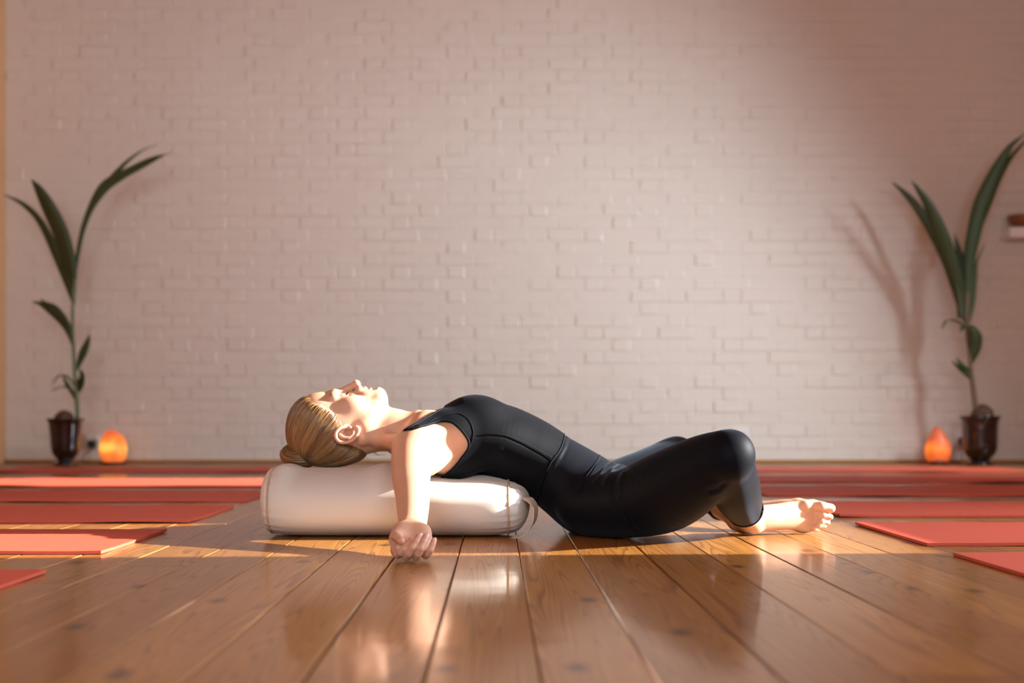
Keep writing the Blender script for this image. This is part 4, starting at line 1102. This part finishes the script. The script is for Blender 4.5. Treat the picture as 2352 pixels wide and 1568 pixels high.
# ------------------------------------------------------------------ hair
hair = Field()
ell(hair, H3(757, 986), (hs(97), hs(79), hs(86)), 0.02)
ell(hair, H3(735, 962), (hs(62), hs(67), hs(54)), 0.03)
ell(hair, H3(725, 1005), (hs(58), hs(70), hs(60)), 0.02)
ell(hair, H3(785, 1032), (hs(64), hs(56), hs(34)), 0.02)
HAIRP = [(719, 917), (724, 932), (750, 936), (771, 944), (782, 960), (787, 975), (781, 990), (778, 1003), (785, 1017), (803, 1022), (836, 1031), (853, 1040), (858, 1064), (800, 1100), (600, 1110), (600, 880), (690, 880)]
F, ax = hair.grid((-.525, 3.345, .125), (-.265, 3.555, .365), 0.0022)
act = np.nonzero(np.abs(F) < 0.02)
x, y, z = ax[0][act[0]].astype(float), ax[1][act[1]].astype(float), ax[2][act[2]].astype(float)
px, py = near_px(x, y, z)
reg = poly_sd(px, py, smooth_poly(HAIRP, 4)) * 0.00103
# the hair thins out towards the hairline
F[act] = np.maximum(F[act] + 0.006 * np.exp(np.minimum(reg, 0) / 0.012), reg)
Vh, Qh = surface_nets(F, ax)
me = mesh_np('hair', Vh, Qh)
st = me.attributes.new('strand', 'FLOAT', 'POINT')
an = np.arctan2(Vh[:, 1] - Y0, Vh[:, 2] - 0.24)
st.data.foreach_set('value', (0.25 + 0.12 * np.sin(an * 90) + 0.08 * np.sin(an * 210 + Vh[:, 0] * 60)).astype(np.float32))
hair_o = link('hair', me, M_HAIR, person); hair_o['label'] = 'dark blond hair combed back into a bun'

def strands(name, paths, rads, tones, parent, sides=4):
    V0, F0, A0 = [], [], []; n0 = 0
    for p, r, t in zip(paths, rads, tones):
        V, F = tube_arrays(p, r * np.interp(np.linspace(0, 1, len(p)), [0, .12, .8, 1], [.25, 1, 1, .6]), sides, False)
        V0.append(V); F0.append(F + n0); n0 += len(V); A0.append(np.full(len(V), t))
    me = mesh_np(name, np.vstack(V0), np.vstack(F0))
    a = me.attributes.new('strand', 'FLOAT', 'POINT'); a.data.foreach_set('value', np.concatenate(A0).astype(np.float32))
    return link(name, me, M_HAIR, parent)
# locks running from the hairline back to the bun
line = catmull(np.array([(716, 915), (722, 930), (748, 935), (771, 943), (783, 959), (788, 975), (781, 989), (778, 1003), (786, 1017), (803, 1022), (836, 1031), (853, 1041), (852, 1058)], float), 10)
seglen = np.r_[0, np.cumsum(np.hypot(*np.diff(line, axis=0).T))]
NS = 1500
starts, ends, tones = [], [], []
tph = rng.uniform(0, 6.28, 8)
def clump(u): return 0.46 + 0.17 * math.sin(u * 41 + tph[0]) + 0.14 * math.sin(u * 97 + tph[1]) + 0.10 * math.sin(u * 17 + tph[2])
for i in range(NS):
    fr = rng.uniform(0, 1); u = fr * seglen[-1]
    p = np.array([np.interp(u, seglen, line[:, 0]), np.interp(u, seglen, line[:, 1])]) + rng.normal(0, 1.6, 2)
    side = -1 if rng.uniform() < 0.72 else 1
    dy = np.interp(fr, [0, .1, .25, .45, 1], [10, 45, 62, 70, 50])
    starts.append(H3(p[0] - 2, p[1], side * dy))
    ends.append(H3(698 + 40 * fr + rng.normal(0, 3), 1036 + 30 * fr + rng.normal(0, 3), side * (36 - 22 * abs(fr - 0.5) + rng.normal(0, 3))))
    tones.append(clump(fr) + rng.normal(0, 0.09))
# the front hairline across the middle
for i in range(260):
    dy = rng.uniform(-60, 60)
    starts.append(H3(716 + 0.006 * dy * dy + rng.normal(0, 2), 917 + 0.004 * dy * dy, dy)); ends.append(H3(686 + rng.normal(0, 4), 1034 + rng.normal(0, 4), dy * 0.55)); tones.append(clump(dy / 60) + rng.normal(0, 0.09))
starts = np.array(starts); ends = np.array(ends); NT = len(starts); K = 16
tpar = np.linspace(0, 1, K)
cen = np.array(H3(757, 985))
P = starts[:, None, :] * (1 - tpar)[None, :, None] + ends[:, None, :] * tpar[None, :, None]
d = P - cen; P = cen + d * (1 + 0.9 * np.sin(np.pi * tpar)[None, :, None] * 0.35)
offs = rng.uniform(-0.0005, 0.0011, NT)
flat = hair.project(P.reshape(-1, 3), 0.0, 10)
P = flat.reshape(NT, K, 3)
g = hair.grad(flat).reshape(NT, K, 3)
ramp = -0.0060 * np.exp(-tpar / 0.11)
P = P + g * (offs[:, None] + ramp[None, :] + 0.0006 * np.sin(tpar[None, :] * rng.uniform(3, 9, NT)[:, None] + rng.uniform(0, 6, NT)[:, None]))[:, :, None]
strands('hair_locks', P, rng.uniform(0.0004, 0.0012, NT), np.clip(np.array(tones), 0, 1), hair_o)
# bun: coiled locks round a core
bc = np.array(H3(691, 1044)); bunr = np.array((hs(43), hs(40), hs(27)))
bunf = Field(); ell(bunf, bc, bunr, 0.01)
F, ax = bunf.grid(bc - bunr - .01, bc + bunr + .01, 0.0025); V, Q = surface_nets(F, ax)
V[:, 2] = np.maximum(V[:, 2], 0.150)
me = mesh_np('bun', V, Q); a = me.attributes.new('strand', 'FLOAT', 'POINT'); a.data.foreach_set('value', np.full(len(V), 0.2, np.float32))
bun = link('bun', me, M_HAIR, hair_o)
paths, rads, tones = [], [], []
for i in range(300):
    ph = rng.uniform(0, 6.28); turns = rng.uniform(0.5, 1.1); R1 = rng.uniform(0.55, 1.12); lat0 = rng.uniform(-1.0, 1.0)
    tt_ = np.linspace(0, 1, 26); an = ph + turns * 2 * np.pi * tt_
    w = np.sqrt(np.clip(1 - (lat0 * 0.85) ** 2, 0.05, 1))
    # coil about an axis tilted towards the side
    u = np.cos(an) * w; v = np.sin(an) * w; q_ = lat0 * 0.85 + 0.18 * np.sin(an * 0.5 + ph)
    loc = np.stack([u * bunr[0], (v * 0.75 - q_ * 0.65) * bunr[1], (q_ * 0.75 + v * 0.65) * bunr[2]], 1)
    loc /= np.sqrt(((loc / bunr) ** 2).sum(axis=1))[:, None]
    p = bc + loc * (1.0 + rng.uniform(0.0, 0.11))
    p[:, 2] = np.maximum(p[:, 2], 0.151)
    paths.append(p); rads.append(rng.uniform(0.0006, 0.0017)); tones.append(float(np.clip(rng.normal(0.42, 0.22), 0, 1)))
strands('bun_locks', paths, rads, tones, bun)
tb = catmull(np.array([H3(722, 1024, -30), H3(714, 1040, -44), H3(724, 1058, -42), H3(732, 1068, -28)]), 8)
tube_obj('hair_tie', hair.project(tb, 0.001), 0.0028, M_COCO, bun, sides=6)
# loose wisps at the nape
wp = []
for i in range(8):
    x0 = rng.uniform(846, 856); y0 = rng.uniform(1034, 1044); dy = rng.uniform(-50, -10); ln = rng.uniform(14, 34)
    wp.append(catmull(np.array([H3(x0 - 8, y0, dy), H3(x0 + ln * .4, y0 + rng.uniform(-4, 4), dy - 5), H3(x0 + ln * .8, y0 + rng.uniform(0, 5), dy - 8), H3(x0 + ln, y0 + rng.uniform(-6, 4), dy - 6)]), 6))
wp.append(catmull(np.array([H3(846, 1040, -52), H3(854, 1054, -85), H3(870, 1062, -120), H3(884, 1060, -125), H3(892, 1052, -118)]), 8))
strands('loose_wisps', wp, np.full(len(wp), 0.00028), np.full(len(wp), 0.4), hair_o, 3)

# lashes, brows and nails
for s in (-1, 1):
    lp = body.project(np.array([H3(795 + 1.5 * math.sin(i / 15 * 3.1), 906 + 9 * (i / 15) ** 2, s * (20 + 24 * i / 15)) for i in range(16)]), 0.0004)
    pth = [np.array([q_, q_ + np.array((.0035, s * .0012, .0018)), q_ + np.array((.0062, s * .002, .0050))]) for q_ in lp]
    V0, F0 = [], []; n0 = 0
    for p in pth:
        v, f2 = tube_arrays(p, np.array([.00032, .00026, .00014]), 4, False); V0.append(v); F0.append(f2 + n0); n0 += len(v)
    link('eyelashes', mesh_np('eyelashes', np.vstack(V0), np.vstack(F0)), M_LASH, body_o)
    V0, F0 = [], []; n0 = 0
    us = rng.uniform(0, 1, 34)
    b0 = np.array([H3(768 + rng.normal(0, 1.8) - 2 * math.sin(u * 3), 900 + 12 * u * u, s * (13 + 34 * u)) for u in us]); b1 = b0 + np.array((-.001, s * .006, -.001))
    allp = body.project(np.stack([b0, (b0 + b1) / 2, b1], 1).reshape(-1, 3), 0.0004).reshape(-1, 3, 3)
    for pr_ in allp:
        v, f2 = tube_arrays(pr_, .00035, 3, False); V0.append(v); F0.append(f2 + n0); n0 += len(v)
    link('eyebrow', mesh_np('eyebrow', np.vstack(V0), np.vstack(F0)), M_BROW, body_o)
def nail(c, nrm, along, w, l, name='fingernail'):
    nrm = np.array(nrm, float); nrm /= np.linalg.norm(nrm); al = np.array(along, float); al -= (al @ nrm) * nrm; al /= np.linalg.norm(al); sd = np.cross(al, nrm)
    V0 = []; nu, nv = 6, 7
    for i in range(nu + 1):
        for j in range(nv + 1):
            a = i / nu * 2 - 1; b = j / nv * 2 - 1
            V0.append(np.array(c) + sd * (a * w * math.sqrt(max(0.05, 1 - 0.45 * max(b, 0) ** 2 - 0.2 * b * b))) + al * (b * l) - nrm * (a * a * w * 0.42))
    V0 = np.array(V0); F0 = [(i * (nv + 1) + j, (i + 1) * (nv + 1) + j, (i + 1) * (nv + 1) + j + 1, i * (nv + 1) + j + 1) for i in range(nu) for j in range(nv)]
    V1 = np.vstack([V0 + nrm * 0.0004, V0 - nrm * 0.0006]); n1 = len(V0)
    F1 = F0 + [tuple(n1 + k_ for k_ in f2[::-1]) for f2 in F0]
    link(name, mesh_np(name, V1, np.array(F1)), M_NAIL, body_o)
for a, b, r in (((-.1745, 2.738, .0265), (-.1620, 2.752, .0415), .0066), ((-.1590, 2.729, .0290), (-.1470, 2.747, .0495), .0067), ((-.1440, 2.731, .0280), (-.1340, 2.748, .0490), .0064), ((-.1262, 2.746, .0230), (-.1195, 2.758, .0405), .0057)):
    a = np.array(a); b = np.array(b); al = b - a; al /= np.linalg.norm(al)
    nr = np.array((0.25, -1, 0.35)); nr -= (nr @ al) * al; nr /= np.linalg.norm(nr)
    c = body.project((b + nr * r * 0.9 - al * 0.001)[None, :], 0.0)[0]
    nail(c, nr, al, r * 0.66, r * 0.85)

# ------------------------------------------------------------------ bolster
bol = empty('yoga_bolster', (-.25, 3.375, 0))
tag(bol, 'cream cotton yoga bolster with piped ends under the back and head', 'bolster')
BX0, BX1, BYC = -.522, .028, 3.40
def bol_section(x, n=96):
    """closed section at length x: round, flattened where it lies on the floor"""
    a = np.linspace(0, 2 * np.pi, n, endpoint=False) + np.pi / 2
    t = (x - BX0) / (BX1 - BX0)
    top = np.interp(x, [-.522, -.50, -.478, -.455, -.31, -.285, -.265, -.215, -.17, -.10, .028], [.166, .170, .168, .158, .158, .165, .169, .169, .158, .146, .138])
    hw = 0.144
    # pinched a little at the piped ends
    e = np.minimum(t, 1 - t); pin = 1 - 0.10 * np.exp(-(np.clip(e, 0, 1) / 0.035) ** 1.0)
    c, s = np.cos(a), np.sin(a)
    ex = np.where(s > 0, 1.0, 0.72)
    yy = BYC + hw * pin * np.sign(c) * np.abs(c) ** ex
    zz = top / 2 + (top / 2) * (1 - (1 - pin) * 0.9) * np.sign(s) * np.abs(s) ** np.where(s > 0, 0.92, 0.80)
    return yy, np.maximum(zz, 0.0008)
def push_down(V):
    for _ in range(10):
        d = np.minimum(body.pts(V) - 0.0085, hair.pts(V) - 0.0055)
        d = np.minimum(d, bunf.pts(V) - 0.0075)
        m = (d < 0) & (V[:, 2] > 0.03)
        V[m, 2] += d[m] * 0.9
    return V
nx, ns = 120, 96
xs = np.linspace(BX0, BX1, nx + 1); V = np.zeros((nx + 1, ns, 3))
for i, x in enumerate(xs):
    yy, zz = bol_section(x, ns); V[i, :, 0] = x; V[i, :, 1] = yy; V[i, :, 2] = zz
    t = (x - BX0) / (BX1 - BX0); e = min(t, 1 - t)
    puck = 0.0014 * math.exp(-e / 0.05)
    an = np.linspace(0, 2 * np.pi, ns, endpoint=False)
    w_ = puck * (np.sin(an * 23 + 1.0) + 0.6 * np.sin(an * 37))
    V[i, :, 1] += w_ * np.cos(an + np.pi / 2); V[i, :, 2] = np.maximum(V[i, :, 2] + w_ * np.sin(an + np.pi / 2), 0.0006)
V = push_down(V.reshape(-1, 3)).reshape(nx + 1, ns, 3)
for _ in range(3):
    V[1:-1, :, 2] = 0.5 * V[1:-1, :, 2] + 0.25 * (V[2:, :, 2] + V[:-2, :, 2])
V = push_down(V.reshape(-1, 3)).reshape(nx + 1, ns, 3)
i, j = np.meshgrid(np.arange(nx), np.arange(ns), indexing='ij'); jn = (j + 1) % ns
Qb = np.stack([i * ns + j, (i + 1) * ns + j, (i + 1) * ns + jn, i * ns + jn], -1).reshape(-1, 4)
cover = link('cover', mesh_np('cover', V.reshape(-1, 3), Qb), M_BOLSTER, bol)
for end, x, bulge in ((0, BX0, -0.030), (nx, BX1, 0.052)):
    ring = V[end]; cen_ = np.array((x, BYC, 0.082)); rows = 12; P2 = []
    for r_ in range(rows + 1):
        u = r_ / rows; s_ = math.cos(u * math.pi / 2)
        p = cen_ + (ring - cen_) * s_; p[:, 0] = x + bulge * math.sin(u * math.pi / 2) ** 0.9
        p[:, 2] = np.maximum(p[:, 2], 0.0008); P2.append(p)
    P2 = np.array(P2); i2, j2 = np.meshgrid(np.arange(rows), np.arange(ns), indexing='ij'); jn2 = (j2 + 1) % ns
    q2 = np.stack([i2 * ns + j2, (i2 + 1) * ns + j2, (i2 + 1) * ns + jn2, i2 * ns + jn2], -1).reshape(-1, 4)
    if end == 0: q2 = q2[:, ::-1]
    P2 = P2.reshape(-1, 3)
    if end: P2 = push_down(P2)
    panel = link('end_panel', mesh_np('end_panel', P2, q2), M_BOLSTER, bol)
    pr_ = np.vstack([ring, ring[:1]]); pr_ = cen_ + (pr_ - cen_) * 1.012; pr_[:, 2] = np.maximum(pr_[:, 2], 0.0026)
    tube_obj('piping', pr_, 0.0026, M_PIPING, bol, sides=8)
# carrying strap on the end by the hips
sp = catmull(np.array([(.070, BYC - .095, .092), (.080, BYC - .105, .084), (.090, BYC - .100, .070), (.086, BYC - .112, .040), (.070, BYC - .115, .016), (.052, BYC - .115, .004), (.040, BYC - .105, .003)]), 8)
Vt, Ft = [], []
def ribbon(path, w, th, wdir):
    path = np.asarray(path); n = len(path); wd = np.asarray(wdir, float); T = np.gradient(path, axis=0); T /= np.linalg.norm(T, axis=1)[:, None]
    S = wd - (T @ wd)[:, None] * T; S /= np.linalg.norm(S, axis=1)[:, None]; Nn = np.cross(T, S)
    V = np.stack([path - S * w - Nn * th, path + S * w - Nn * th, path + S * w + Nn * th, path - S * w + Nn * th], 1).reshape(-1, 3)
    F = []
    for i in range(n - 1):
        for q_ in range(4):
            F.append((i * 4 + q_, i * 4 + (q_ + 1) % 4, (i + 1) * 4 + (q_ + 1) % 4, (i + 1) * 4 + q_))
    F += [(3, 2, 1, 0), ((n - 1) * 4, (n - 1) * 4 + 1, (n - 1) * 4 + 2, (n - 1) * 4 + 3)]
    return V, np.array(F)
Vr, Fr = ribbon(sp, 0.014, 0.0012, (0.30, 0.9, 0.25)); Vr[:, 2] = np.maximum(Vr[:, 2], 0.0005)
link('carry_strap', mesh_np('carry_strap', Vr, Fr, False), M_STRAP, bol)
